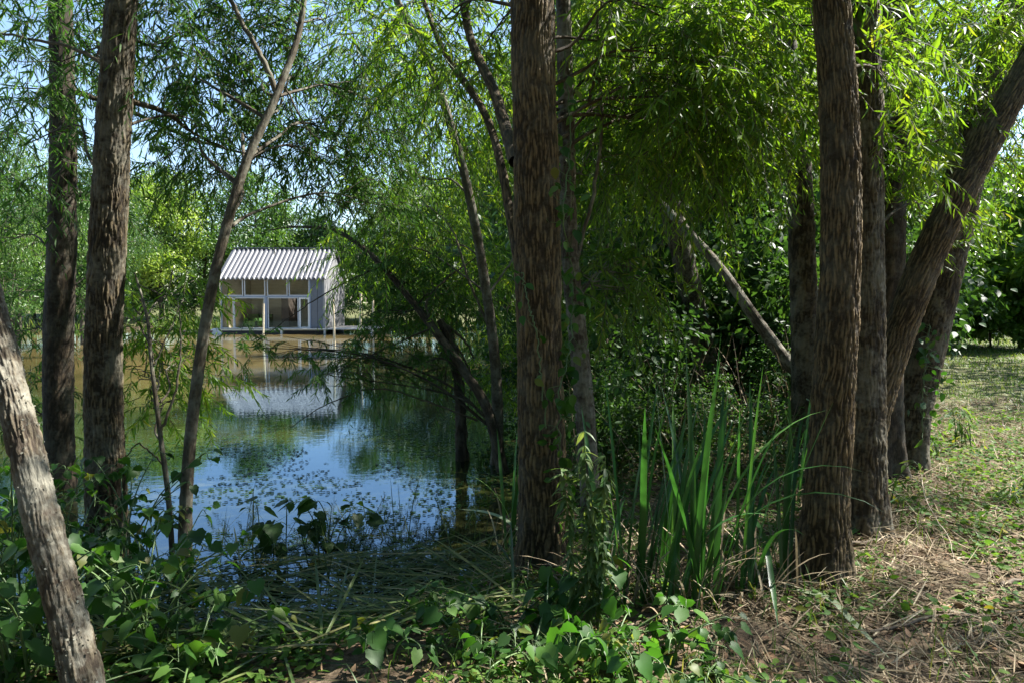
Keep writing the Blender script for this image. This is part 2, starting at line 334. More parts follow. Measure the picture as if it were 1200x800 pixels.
# ---- pond water: one gently rippled sheet filling the basin
m, nt, N = nodes('pond_water'); L = nt.links.new
tc = N('TexCoord'); n0 = N('TexNoise', Scale=.16, Detail=4.0); L(tc.outputs['Object'], n0.inputs['Vector'])
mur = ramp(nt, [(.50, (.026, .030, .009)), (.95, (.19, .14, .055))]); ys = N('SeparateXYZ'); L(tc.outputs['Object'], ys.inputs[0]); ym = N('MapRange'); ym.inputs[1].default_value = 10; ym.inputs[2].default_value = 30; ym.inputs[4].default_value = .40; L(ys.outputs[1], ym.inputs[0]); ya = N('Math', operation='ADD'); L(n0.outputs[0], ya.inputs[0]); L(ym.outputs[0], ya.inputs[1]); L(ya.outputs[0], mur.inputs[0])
mp = N('Mapping'); mp.inputs['Scale'].default_value = (1.0, 1.6, 1); L(tc.outputs['Object'], mp.inputs[0]); w1 = N('TexNoise', Scale=5.0, Detail=3.0, Roughness=.55); L(mp.outputs[0], w1.inputs['Vector'])
bp = N('Bump', Strength=.05, Distance=.02); L(w1.outputs[0], bp.inputs['Height'])
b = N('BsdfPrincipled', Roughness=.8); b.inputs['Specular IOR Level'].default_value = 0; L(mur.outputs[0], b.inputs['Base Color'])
gl = N('BsdfGlossy', Roughness=.02); L(bp.outputs[0], gl.inputs['Normal']); gl.inputs[0].default_value = (.62, .82, 1, 1); fr = N('Fresnel', IOR=2.3); L(bp.outputs[0], fr.inputs['Normal'])
mx = N('MixShader'); L(fr.outputs[0], mx.inputs[0]); L(b.outputs[0], mx.inputs[1]); L(gl.outputs[0], mx.inputs[2]); o = N('OutputMaterial'); L(mx.outputs[0], o.inputs[0])
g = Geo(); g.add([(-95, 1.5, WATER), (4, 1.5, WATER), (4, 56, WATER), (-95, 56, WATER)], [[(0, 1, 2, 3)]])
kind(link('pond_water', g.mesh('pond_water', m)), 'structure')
# ------------------------------------------------------------------ trees
def spray(g, c, r, n, L=.6, leafL=.10, leafW=.016, per=22, droop=.5, tpl=WILLOW, stems=True, upb=.1):
    """n leafy twigs filling an ellipsoid: each twig arches out and hangs, leaves alternate along it"""
    c = np.asarray(c, float); r = np.broadcast_to(np.asarray(r, float), (3,))
    R = c + ball(n) * r; d0 = rng.normal(size=(n, 3)) * (1, 1, .5) + (0, 0, upb) + .8 * (R - c) / r; d0 = nrm(d0)
    Ls = L * U(.6, 1.25, n); dr = droop * U(.5, 1.4, n)
    def at(t, i): return R[i] + (d0[i] * t[:, None] - np.array([0, 0, 1.]) * (dr[i] * t ** 2)[:, None]) * Ls[i][:, None]
    i = np.repeat(np.arange(n), per); t = (np.tile(np.arange(per), n) + U(.2, .8, n * per)) / per * .93 + .07
    T = nrm(d0[i] - np.array([0, 0, 2.]) * (dr[i] * t)[:, None])
    side = nrm(np.cross(T, rng.normal(size=(n * per, 3)) * .35 + np.array([0, 0, 1.])[None])) * np.where(np.arange(n * per) % 2, 1, -1)[:, None]
    D = nrm(T * .55 + side * U(.35, .9, (n * per, 1)) - np.array([0, 0, 1.]) * U(.05, .65, (n * per, 1)) + rng.normal(size=(n * per, 3)) * .16)
    Nn = rng.normal(size=(n * per, 3)) * .7 + np.array([0, 0, 1.])
    sz = U(.65, 1.15, n * per) * (1 - .35 * np.maximum(0, t - .75) / .25)
    leaves(g, tpl, at(t, i), D, Nn, leafL * sz, leafW * sz, U(.0, .35, n * per), np.clip(np.repeat(U(0, 1, n), per) * .5 + U(0, .5, n * per), 0, 1))
    if stems:
        for q in range(n):
            tt = np.linspace(0, 1, 5); tube(g, at(tt, np.full(5, q)), np.linspace(.0035, .0012, 5), 3, 1)
    return R
def limb_to(gt, path, rad, c, r, r0=.011, subs=6):
    """a limb from the nearest fitting place on the stem to a leaf mass, with side shoots inside it"""
    c = np.asarray(c, float); d = np.linalg.norm(path - c, axis=1)
    cost = d + 1.2 * np.maximum(0, path[:, 2] - (c[2] - .25 * d)); k = int(np.argmin(cost)); p = path[k]; v = c - p; Ln = np.linalg.norm(v)
    r0 = min(r0 * (1 + .25 * Ln), rad[k] * .55)
    mid = p + v * .5 + np.array([0, 0, .10 * Ln]) + rng.normal(size=3) * .06 * Ln
    pth = smooth_path([p, p + v * .22 + np.array([0, 0, .07 * Ln]) + rng.normal(size=3) * .03 * Ln, mid, c + rng.normal(size=3) * .1 * np.mean(r)], 14)
    tube(gt, pth, np.linspace(r0, .004, 14), 7, 0, .25)
    for _ in range(subs):
        q = pth[rng.integers(7, 13)]; e = c + ball(1)[0] * np.asarray(r) * .95
        tube(gt, smooth_path([q, (q + e) / 2 + rng.normal(size=3) * .08 + (0, 0, .05), e], 6), np.linspace(.005, .002, 6), 4, 0, .25)
def near_tree(name, label, pts, rads, bark='bark', clouds=(), leaf='willow', sides=168, row=.010, depth=.012, cell=.025, flare=.55, group=None, limbs=(), over=(), gbase=None, cat='tree', fine=True, seed=0, lichen=0):
    """pts: (px, py, Y) up the stem, the first at the foot; clouds: (px, py, Y, radius, twigs); over: (x, y, z, radius, twigs) in metres"""
    w = [P(*p) for p in pts]; f = w[0].copy(); zb = gz(f[0], f[1]) if gbase is None else gbase
    f[2] = min(zb, f[2]) if gbase is None else gbase
    w[0] = f - np.array([0, 0, .06]); base = np.array([f[0], f[1], zb if gbase is None else gbase])
    t = thing(name, label, cat, base, group); gt = Geo()
    bark_tube(gt, w, rads, sides, row, depth, cell, flare, seed)
    path = smooth_path(w, 90); rad = np.interp(np.linspace(0, 1, 90), np.linspace(0, 1, len(rads)), rads)
    for l in limbs:
        q = [P(*p[:3]) for p in l[0]]; pp = smooth_path(q, 30)
        if l[1] > .03: bark_tube(gt, q, [l[1], l[2]], 36, .03, min(depth, l[1] * .12), cell, 0, seed + 3)
        else: tube(gt, pp + rng.normal(size=pp.shape) * .004, np.linspace(l[1], l[2], 30), 8, 0, .6)
    if lichen:
        g3 = Geo(); k = rng.integers(0, 60, lichen); T, N_, B_ = frames(path); a = U(0, 6.28, lichen); keep = fbm(a * .8, k * .3, 4, 3) > .42; k, a = k[keep], a[keep]; nn = np.cos(a)[:, None] * N_[k] + np.sin(a)[:, None] * B_[k]
        pp = path[k] + T[k] * U(-.04, .04, (len(k), 1)) + nn * (rad[k] * 1.0 + .001)[:, None]; s_ = U(.004, .013, len(k))
        leaves(g3, OVATE, pp, nn * .25 + rng.normal(size=nn.shape) * .7, nn + rng.normal(size=nn.shape) * .3, s_, s_ * .9, U(-.3, .3, len(k))); kind(part('lichen', g3, M['lichen'], t, base), 'stuff')
    gl = Geo()
    def fill(c, r, n, big):
        r3 = np.array([r, r, r * .8]); limb_to(gt, path, rad, c, r3)
        if big: spray(gl, c, r3, n, .8, .17, .032, 16, .5, RHOMB, False)
        else: spray(gl, c, r3, n, .66 if r > .5 else .45, .122, .0185, 24, .75, WILLOW, fine)
    for c in clouds: fill(P(*c[:3]), c[3] * 1.08, int(c[4] * (2.1 if leaf == 'willow_dark' else 1.9)), False)
    for c in over: fill(np.array(c[:3]), c[3], int(c[4] * .75), True)
    part('trunk', gt, M[bark], t, base)
    if gl.n: part('crown', gl, [M[leaf], M['twig']], t, base)
    return t

near_tree('willow_tree', 'tall thick furrowed trunk with small climbing leaves, in the middle of the photo',
    [(640,672,4.25),(636,560,4.25),(632,400,4.25),(628,200,4.25),(624,0,4.25),(620,-250,4.3),(640,-600,4.4),(690,-1000,4.6)], [.150,.145,.143,.14,.136,.125,.09,.05], 'bark_brown',
    clouds=[(720,-10,5.8,.6,26),(780,120,6.0,.6,44),(735,60,5.0,.45,22),(820,40,5.0,.6,60),(850,120,5.2,.5,60),(835,75,4.6,.38,34),(800,120,4.7,.3,22),(765,150,5.3,.5,46),(905,120,5.6,.55,50),(885,150,5.4,.4,34),(770,-20,4.8,.6,50),(715,150,5.8,.4,16),(560,60,5.6,.55,34),(500,40,5.9,.55,30)],
    over=[(1.4,5.4,6.4,.9,50),(.2,4.4,6.6,1.3,80),(-1.0,5.4,6.4,1.2,70),(.8,3.4,6.0,1.0,60)],
    limbs=[([(612,330,4.3),(575,150,5.0),(520,60,5.6),(485,-30,6.0)],.035,.02),([(604,190,4.3),(580,110,4.9),(550,40,5.3),(535,-60,5.6)],.045,.03),([(690,120,4.6),(705,60,4.8),(730,-20,5)],.012,.008)], seed=1)
near_tree('willow_tree', 'slender pale stem mottled with lichen, close beside the thick trunk in the middle',
    [(694,590,4.7),(688,520,4.7),(678,400,4.65),(668,300,4.6),(664,160,4.6),(660,0,4.6),(655,-250,4.7),(640,-500,4.9)], [.075,.07,.066,.06,.058,.05,.04,.02], 'bark_pale',
    clouds=[(700,330,4.9,.22,10),(745,320,5.2,.28,16),(690,200,5.0,.3,12)], over=[(.4,5.2,4.9,.8,40)], sides=60, row=.012, depth=.006, cell=.022, flare=.2, seed=2, lichen=900,
    limbs=[([(668,330,4.6),(690,250,4.65),(705,150,4.7),(700,40,4.75),(715,-60,4.8)],.014,.008)])
near_tree('willow_tree', 'thick dark straight trunk standing at the water on the left, leafy at its foot',
    [(128,652,5.0),(124,560,5.0),(122,400,5.0),(130,200,5.0),(143,0,5.0),(160,-300,5.1),(150,-650,5.3),(120,-1000,5.5)], [.145,.136,.126,.120,.11,.10,.08,.04], 'bark',
    clouds=[(60,70,5.8,.5,18),(20,170,6.0,.5,18),(210,60,5.9,.5,22),(200,-20,5.6,.6,28),(240,150,6.0,.45,20),(30,-30,5.6,.5,22)],
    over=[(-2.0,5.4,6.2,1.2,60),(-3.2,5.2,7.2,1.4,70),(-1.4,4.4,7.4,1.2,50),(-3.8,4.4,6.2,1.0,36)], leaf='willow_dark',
    limbs=[([(140,95,5.0),(95,60,5.2),(30,45,5.5),(-60,30,5.9)],.016,.008),([(125,112,5.0),(190,130,5.6),(225,155,6.0),(265,175,6.4)],.026,.008)], seed=3)
near_tree('willow_tree', 'dark narrow trunk with brown patches, in water behind the thick trunk at left',
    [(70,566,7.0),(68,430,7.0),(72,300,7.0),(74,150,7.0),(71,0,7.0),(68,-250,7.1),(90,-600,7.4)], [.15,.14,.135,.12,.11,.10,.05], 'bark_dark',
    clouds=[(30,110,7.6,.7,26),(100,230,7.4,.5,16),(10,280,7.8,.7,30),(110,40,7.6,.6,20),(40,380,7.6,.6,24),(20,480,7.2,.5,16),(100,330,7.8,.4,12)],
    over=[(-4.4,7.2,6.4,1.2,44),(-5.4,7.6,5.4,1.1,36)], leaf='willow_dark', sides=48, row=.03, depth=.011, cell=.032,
    limbs=[([(80,105,7.0),(150,130,7.4),(230,165,7.8),(330,190,8.0)],.03,.01)], seed=4)
near_tree('willow_tree', 'slender bent stem leaning right and forking at the top, left of the house',
    [(216,676,4.75),(218,590,4.8),(228,470,4.9),(250,330,5.1),(285,200,5.3),(325,110,5.5),(352,30,5.7),(360,-60,5.8),(380,-250,6.2),(420,-480,6.6)], [.052,.046,.042,.040,.036,.031,.025,.02,.016,.008], 'bark_smooth',
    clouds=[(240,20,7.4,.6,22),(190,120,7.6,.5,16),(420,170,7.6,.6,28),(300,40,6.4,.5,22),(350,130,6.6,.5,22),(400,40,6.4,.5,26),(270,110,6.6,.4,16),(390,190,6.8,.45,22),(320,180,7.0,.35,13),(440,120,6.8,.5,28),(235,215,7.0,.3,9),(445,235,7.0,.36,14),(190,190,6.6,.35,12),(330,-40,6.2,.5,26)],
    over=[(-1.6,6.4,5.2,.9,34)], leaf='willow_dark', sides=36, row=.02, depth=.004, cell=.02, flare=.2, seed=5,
    limbs=[([(325,112,5.5),(308,70,5.5),(270,0,5.6),(240,-60,5.7)],.024,.014),([(335,105,5.5),(360,150,5.6),(390,175,5.8)],.008,.004)])
near_tree('leaning_tree', 'short grey trunk leaning left in the bottom corner, rough and pale with lichen',
    [(122,880,2.35),(96,790,2.45),(58,640,2.6),(20,480,2.8),(-22,320,3.0),(-70,150,3.2),(-130,-60,3.5),(-190,-300,3.8)], [.072,.069,.065,.062,.058,.05,.04,.02], 'bark_pale',
    over=[(-3.2,3.8,4.4,.8,22)], sides=120, row=.007, depth=.008, cell=.019, flare=.1, lichen=1300, seed=6)
near_tree('willow_tree', 'thin curving dark stem behind the water plants, left of the middle trunk',
    [(583,536,8.0),(582,450,8.0),(574,370,8.0),(556,260,8.0),(535,170,8.0),(505,80,8.0),(465,0,8.1),(420,-100,8.2),(380,-260,8.6)], [.078,.066,.06,.056,.05,.045,.04,.03,.012], 'bark_smooth',
    clouds=[(430,50,8.6,.7,46),(490,110,8.8,.75,56),(545,190,9.0,.6,44),(470,210,9.2,.7,50),(400,110,8.8,.6,30),(520,290,9.2,.6,46),(565,330,9,.5,34),(560,110,9.0,.7,44),(445,300,9.4,.55,34),(585,430,8.8,.45,26),(480,-20,8.6,.8,46)],
    over=[(-1.6,8.6,5.8,1.2,50),(-.4,8.4,6.6,1.3,60)], sides=36, row=.03, depth=.005, cell=.026, seed=7,
    limbs=[([(576,390,8.0),(550,330,8.1),(530,270,8.3),(500,240,8.6)],.018,.008),([(572,345,8),(610,290,8.3),(640,230,8.6)],.015,.006)])
near_tree('leaning_tree', 'arching dark limb bending left over the pond with leafy tips hanging to the water',
    [(592,520,7.6),(572,482,7.7),(545,436,7.9),(510,388,8.1),(472,340,8.4),(436,300,8.6),(396,272,8.8),(350,266,9.0),(312,270,9.1)], [.07,.062,.055,.05,.042,.036,.028,.018,.008], 'bark_dark',
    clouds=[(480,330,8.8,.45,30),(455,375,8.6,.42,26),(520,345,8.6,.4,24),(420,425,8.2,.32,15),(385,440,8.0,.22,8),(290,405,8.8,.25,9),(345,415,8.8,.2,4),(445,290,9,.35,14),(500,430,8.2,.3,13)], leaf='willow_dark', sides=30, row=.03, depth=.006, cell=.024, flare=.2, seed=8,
    limbs=[([(560,492,7.7),(500,470,7.8),(440,455,8.0),(380,475,8.2),(340,500,8.3)],.012,.004),([(520,400,8.1),(500,360,8.2),(520,330,8.4),(560,300,8.6)],.02,.008),([(505,385,8.1),(470,400,8.2),(425,420,8.2),(380,440,8.0)],.012,.004),([(450,310,8.6),(380,345,8.8),(300,400,8.8)],.012,.004)])
near_tree('dead_snag', 'ragged dark stump of hanging dead roots in the water under the arching limb',
    [(541,520,8.2),(540,480,8.2),(536,440,8.2),(528,400,8.2),(515,375,8.2)], [.085,.075,.07,.075,.05], 'bark_dark', sides=30, row=.03, depth=.03, cell=.05, seed=9, cat='dead stump',
    limbs=[([(528,400,8.2),(522,440,8.1),(524,470,8.1)],.014,.006),([(535,405,8.2),(552,440,8.1),(548,480,8.1)],.014,.006),([(525,395,8.3),(512,430,8.3),(520,460,8.3)],.012,.004),([(515,375,8.2),(545,400,8.2),(555,420,8.1)],.02,.008)])
# the clump on the right
near_tree('willow_tree', 'thick ridged brown trunk, foremost of the clump on the right',
    [(958,688,3.80),(966,600,3.85),(976,460,3.9),(985,300,3.95),(984,150,4.0),(974,0,4.05),(960,-250,4.2),(930,-600,4.5),(900,-950,4.8)], [.145,.125,.116,.112,.106,.10,.09,.07,.03], 'bark_brown',
    clouds=[(1010,60,4.5,.22,9),(1035,100,4.9,.3,14),(1040,190,5.0,.25,10),(935,40,4.9,.4,20)],
    over=[(1.2,5.4,5.6,.6,50),(1.8,3.2,6.6,.8,60),(2.5,4.35,4.3,.5,56),(1.7,3.7,4.6,.5,56),(3.4,8.8,5.6,.5,40)], seed=10, depth=.013, cell=.026)
near_tree('willow_tree', 'lichened grey trunk pressed close behind the foremost trunk on the right',
    [(1004,626,4.6),(1010,520,4.6),(1012,400,4.65),(1013,250,4.7),(1012,100,4.75),(1010,0,4.8),(1000,-250,5.0),(1010,-600,5.4)], [.165,.15,.135,.125,.115,.11,.09,.04], 'bark',
    clouds=[(1070,50,5.6,.45,26),(1060,150,5.8,.4,22),(1080,250,6.0,.4,20)], over=[(3.2,8.4,7.2,.9,50)], seed=11, sides=120, row=.012)
near_tree('willow_tree', 'dark trunk in shade behind the clump on the right',
    [(1032,560,6.0),(1034,450,6.0),(1038,330,6.0),(1042,180,6.05),(1050,60,6.1),(1055,-60,6.2),(1060,-350,6.4)], [.17,.16,.155,.145,.13,.12,.06], 'bark_dark',
    clouds=[(1105,90,6.8,.6,40),(1130,180,7.0,.5,30),(990,230,6.6,.4,20),(1100,-20,6.6,.6,36)], over=[(4.2,6.8,6.8,.7,60),(2.6,7.0,6.8,.9,70)], seed=12, sides=48, row=.03)
near_tree('leaning_tree', 'smooth-lit brown trunk leaning far to the right in front of its neighbour',
    [(1000,612,4.9),(1015,520,4.95),(1040,430,5.0),(1080,320,5.05),(1125,225,5.1),(1165,150,5.2),(1215,60,5.3),(1290,-80,5.5),(1400,-300,5.9),(1500,-520,6.3)], [.135,.12,.116,.114,.11,.105,.10,.09,.07,.03], 'bark_brown',
    clouds=[(1180,20,5.8,.35,18),(1235,20,5.4,.4,20)], over=[(6.6,4.6,6.2,.45,44),(6.9,5.4,6.8,.5,60),(5.4,4.1,5.4,.38,36),(7.6,6.9,6.4,.5,60)], seed=13, sides=120, row=.012)
near_tree('leaning_tree', 'grey-brown trunk with a leafy vine low on it, leaning right behind its neighbour',
    [(1052,548,6.4),(1066,480,6.4),(1090,380,6.4),(1118,260,6.4),(1145,150,6.4),(1172,60,6.45),(1200,-30,6.5),(1250,-250,6.8),(1290,-500,7.2)], [.20,.185,.175,.165,.155,.145,.135,.10,.04], 'bark',
    clouds=[(1150,40,7.2,.55,30),(1190,120,7.4,.5,26),(1120,0,7.2,.5,30)], over=[(6.4,7.9,6.0,.6,60),(8.4,7.4,7.0,.6,60)], seed=14, sides=110, row=.014)
near_tree('willow_tree', 'narrow trunk just left of the foremost right-hand trunk, half hidden behind it',
    [(948,520,6.6),(944,430,6.6),(940,300,6.6),(936,200,6.6),(926,90,6.65),(912,0,6.7),(890,-150,6.8),(880,-400,7.0)], [.15,.135,.125,.12,.11,.10,.08,.03], 'bark',
    clouds=[(905,60,7.2,.55,34),(880,110,7.4,.5,30),(860,-10,7.2,.7,44),(940,10,7,.5,24)], over=[(1.4,7.6,5.8,1.2,60),(2.8,8.4,7.0,1.3,70)], seed=15, sides=44, row=.03)
near_tree('willow_tree', 'lichened tilted trunk in deep shade behind the reeds',
    [(842,520,9.0),(832,450,9.0),(815,370,9.0),(798,290,9.0),(780,220,9.0),(760,140,9.1),(735,40,9.2),(715,-80,9.4),(700,-300,9.8)], [.19,.175,.16,.15,.14,.13,.11,.08,.03], 'bark',
    clouds=[(700,60,9.6,.8,60),(790,90,9.8,.8,66),(740,170,9.8,.7,50),(850,60,9.8,.8,60),(690,230,9.8,.6,34)], over=[(1.2,9.6,6.2,1.4,70),(2.8,10.2,6.4,1.4,70),(3.6,9.6,4.9,1.0,80),(5.0,10.2,5.4,1.0,80),(2.2,9.0,5.2,.9,70),(1.9,7.9,5.0,.8,70),(3.2,7.9,5.0,.8,70),(4.4,8.6,6.2,.8,60)], seed=16, sides=40, row=.035)
near_tree('dead_pole', 'bare grey dead trunk slanting down to the right across the dark thicket',
    [(1006,530,6.9),(936,442,7.0),(890,380,7.2),(840,310,7.5),(795,260,8.0),(768,232,8.5),(735,205,8.7)], [.07,.068,.062,.055,.048,.042,.03], 'bark_pale', sides=30, row=.03, depth=.003, cell=.02, flare=0, seed=17, cat='dead tree')
near_tree('sapling', 'thin forked pinkish-brown sapling between the thick left trunk and the bent stem',
    [(204,664,4.9),(198,590,5.0),(188,510,5.1),(178,430,5.2),(172,370,5.3),(158,320,5.4)], [.022,.02,.018,.015,.012,.006], 'bark_smooth', sides=14, row=.03, depth=.001, cell=.02, flare=.1, seed=18,
    clouds=[(190,400,5.8,.25,9),(205,345,6.0,.28,10),(165,440,5.8,.2,6),(230,430,6.0,.22,8),(195,470,5.8,.2,6),(160,370,5.8,.22,7)], leaf='willow',
    limbs=[([(188,505,5.1),(205,460,5.2),(212,400,5.3),(208,350,5.4)],.012,.004),([(180,430,5.2),(200,385,5.3),(215,350,5.5)],.008,.003),([(192,545,5.1),(160,520,5.1),(140,560,5.2)],.008,.003)])
# ------------------------------------------------------------------ background trees and shrubs: a few grown kinds, copied tree by tree
def grow(H, R, n, ll, lw, low=.12, K=34, tpl=RHOMB, bark='bark_dark', mat='far_green', droop=.5, tr=.16, clear=0.0, lean=.0):
    gl, gt = Geo(), Geo(); cz, rz = H * (.5 + low * .5 + clear * .5), H * (.5 - low * .5 - clear * .5)
    tp = smooth_path([(0, 0, -.5), (lean * .3, .05 * R, H * .25), (lean, -.05 * R, H * .55), (lean * 1.1, 0, H * .9)], 24)
    tube(gt, tp, np.linspace(tr, .02, 24), 10, 0, .5)
    per = n // K
    for q in range(K):
        d = nrm(rng.normal(size=3)); rr = U(.45, .95); wz = d[2] * rr
        wid = (1 - .35 * max(0, wz)) * U(.85, 1.12)
        c = np.array([d[0] * rr * R * wid, d[1] * rr * R * wid, cz + wz * rz]); br = R * U(.22, .40)
        k = int(np.argmin(np.abs(tp[:, 2] - max(.1 * H, c[2] - .45 * np.hypot(c[0], c[1]))))); p = tp[k]
        tube(gt, smooth_path([p, (p + c) / 2 + (0, 0, .05 * H) + rng.normal(size=3) * .03 * H, c], 7), np.linspace(tr * .35 * (1 - k / 30), .012, 7), 5, 0, .5)
        b = nrm(rng.normal(size=(per, 3))); b *= (U(.25, 1, (per, 1)) ** .5) * (br * np.array([1, 1, .75])) * U(.7, 1.25, (per, 1))
        D = nrm(rng.normal(size=(per, 3)) * .6 + nrm(b) * .5 - np.array([0, 0, droop])); Nn = nrm(b) * .6 + rng.normal(size=(per, 3)) * .5 + (0, 0, .5)
        s_ = U(.6, 1.3, per); leaves(gl, tpl, c + b, D, Nn, ll * s_, lw * s_, U(0, .3, per), np.clip(U(0, .55) + U(0, .5, per), 0, 1))
    return gt.mesh('trunk', M[bark]), gl.mesh('crown', [M[mat]])
def plant_tree(name, proto, label, cat, x, y, sc=1.0, rot=None, group=None, sz=None):
    t = thing(name, label, cat, (x, y, max(gz(x, y), WATER - .15)), group)
    t.scale = (sc, sc, sc * (sz or 1)); t.rotation_euler.z = U(0, 6.28) if rot is None else rot
    link('trunk', proto[0], t); link('crown', proto[1], t); return t
def XY(px, Y): return (px - 600) / FPX * Y, Y
K_far = [grow(11, 4.6, 17000, .26, .12), grow(11, 5.2, 17000, .24, .11, K=44), grow(10, 4.0, 15000, .26, .12, mat='far_deep')]
K_yel = grow(9, 3.3, 15000, .20, .10, mat='far_yellow', K=40)
K_bush = grow(3.6, 2.4, 7000, .20, .10, low=.02, K=22, tr=.06, mat='far_green')
K_mid = [grow(10, 3.6, 24000, .17, .055, K=46, droop=.8, low=.1), grow(11, 4.0, 26000, .17, .055, K=50, droop=.8, low=.2, mat='far_deep'), grow(9, 3.2, 20000, .15, .07, K=44, droop=.4)]
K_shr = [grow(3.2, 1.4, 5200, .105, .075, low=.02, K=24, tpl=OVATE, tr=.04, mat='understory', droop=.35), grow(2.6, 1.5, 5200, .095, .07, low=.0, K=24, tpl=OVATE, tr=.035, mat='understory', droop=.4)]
K_big = grow(6.5, 2.8, 9000, .24, .17, low=.0, K=40, tpl=OVATE, tr=.08, mat='broadleaf', droop=.45)
FB = 'trees on the far side of the pond'
for lab, px, Y, pr, sc in [
    ('broad green tree beyond the pond at the far left edge', -45, 47, 0, 1.05), ('tall green tree seen between the two dark left-hand trunks', 98, 57, 1, 1.08),
    ('rounded deep green tree beyond the pond behind the narrow dark trunk', 40, 52, 2, 1.12), ('green tree rising behind the yellowish tree across the pond', 170, 64, 0, 1.15),
    ('green tree just left of the house, above its dock', 243, 58, 1, 1.15), ('green tree directly behind the house roof', 305, 58, 0, 1.18),
    ('lower green tree behind the right end of the house', 372, 60, 2, 1.12), ('bushy green tree across the pond right of the house', 440, 57, 0, 1.15),
    ('tall green tree at the far end of the pond, right of the house', 500, 52, 1, 1.2), ('deep green tree at the far right corner of the pond', 560, 47, 2, 1.25)]:
    x, y = XY(px, Y); plant_tree('bank_tree', K_far[pr], lab, 'tree', x, y, sc, group=FB)
x, y = XY(190, 54); plant_tree('bank_tree', K_yel, 'sunlit yellow-green tree across the pond, left of the house', 'tree', x, y, 1.3, group=FB)
x, y = XY(135, 58); plant_tree('bank_tree', K_yel, 'smaller yellowish tree across the pond beside the thick left trunk', 'tree', x, y, .8, group=FB)
for lab, px, Y, sc in [('low green bush on the far bank behind the dock', 235, 54.5, .9), ('low bush on the far bank left of the dock', 165, 54, 1.0), ('low bush on the far bank below the green trees at left', 90, 52.5, 1.1),
    ('low bush on the far bank at the left edge', 10, 50, 1.1), ('bush on the bank just right of the house deck', 452, 53, 1.1), ('bush on the far bank behind the arching limb', 505, 51, 1.1), ('bush at the far right corner of the pond', 548, 49, 1.2), ('bush behind the right end of the house deck', 425, 55, 1.0)]:
    x, y = XY(px, Y); plant_tree('bank_bush', K_bush, lab, 'bush', x, y, sc, group='bushes along the far bank')
RB = 'trees behind the right bank'
for lab, x, y, pr, sc in [
    ('leafy willow overhanging the pond at the far left, nearer than the bank', -17.5, 24, 0, .80), ('leafy willow standing in the pond behind the two dark left-hand trunks', -19.5, 31, 1, .78),
    ('dense willow behind the middle trunk at the end of the right bank', .9, 34, 0, 1.1), ('dense willow just right of the middle trunk', 1.9, 15.5, 0, .95),
    ('dark willow behind the lichened tilted trunk', 3.3, 14.2, 1, .9), ('dark willow between the slanting dead trunk and the right clump', 5.2, 13.6, 2, 1.0),
    ('tall willow behind the reeds, farther back', 3.6, 21, 1, 1.15), ('tall green tree behind the narrow right-hand trunk', 7.4, 19, 0, 1.15),
    ('tall dark tree deep in the thicket left of the right clump', 6.6, 27, 1, 1.2), ('tall green tree seen between the right clump and the leaning trunks', 10.4, 21, 2, 1.25),
    ('tall tree behind the leaning trunks on the right', 13.4, 29, 0, 1.25), ('tall tree behind the big-leaved shrubs at the right edge', 21.0, 38, 1, 1.2),
    ('tall tree beyond the shrubs at the far right edge', 29.5, 37, 2, 1.3), ('willow at the water behind the thin curving stem', -.2, 42, 2, 1.2), ('tall tree behind the thicket in the middle of the right bank', 2.0, 28, 1, 1.2)]:
    plant_tree('willow_tree' if pr < 2 else 'leafy_tree', K_mid[pr], lab, 'tree', x, y, sc, group=RB)
US = 'dark shrubs under the trees'
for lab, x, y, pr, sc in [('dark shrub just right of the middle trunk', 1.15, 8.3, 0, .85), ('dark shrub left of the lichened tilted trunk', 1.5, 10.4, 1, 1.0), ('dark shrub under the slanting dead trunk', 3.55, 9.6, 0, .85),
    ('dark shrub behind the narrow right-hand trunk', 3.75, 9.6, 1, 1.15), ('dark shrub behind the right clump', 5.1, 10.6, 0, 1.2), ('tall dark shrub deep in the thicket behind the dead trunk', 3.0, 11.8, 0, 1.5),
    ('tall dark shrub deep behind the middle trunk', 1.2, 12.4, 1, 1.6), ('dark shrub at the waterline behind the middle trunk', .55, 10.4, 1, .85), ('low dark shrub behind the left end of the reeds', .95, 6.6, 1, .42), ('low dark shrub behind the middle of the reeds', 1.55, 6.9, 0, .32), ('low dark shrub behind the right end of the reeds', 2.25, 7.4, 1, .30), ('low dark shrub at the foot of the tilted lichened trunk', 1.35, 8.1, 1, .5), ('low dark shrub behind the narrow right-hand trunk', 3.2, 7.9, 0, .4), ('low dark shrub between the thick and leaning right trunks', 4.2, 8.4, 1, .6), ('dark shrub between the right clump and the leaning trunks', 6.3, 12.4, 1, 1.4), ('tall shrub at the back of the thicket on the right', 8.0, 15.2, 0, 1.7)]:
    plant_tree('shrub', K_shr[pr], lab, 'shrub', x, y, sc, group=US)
for lab, x, y, sc in [('big-leaved shrub beyond the lawn, right of the leaning trunks', 14.0, 23.4, 1.0), ('big-leaved shrub beyond the lawn at the right edge', 17.4, 23.4, 1.1), ('smaller big-leaved shrub at the back edge of the lawn', 16.6, 23.6, .5), ('big-leaved shrub partly hidden by the leaning trunks', 11.4, 23.0, .95), ('low big-leaved shrub at the left end of the lawn edge', 13.2, 22.6, .42), ('low big-leaved shrub in the middle of the lawn edge', 15.2, 23.2, .5), ('big-leaved shrub low in front of the others at the right edge', 17.4, 22.4, .42)]:
    plant_tree('big_leaf_shrub', K_big, lab, 'shrub', x, y, sc, group='big-leaved shrubs beyond the lawn')

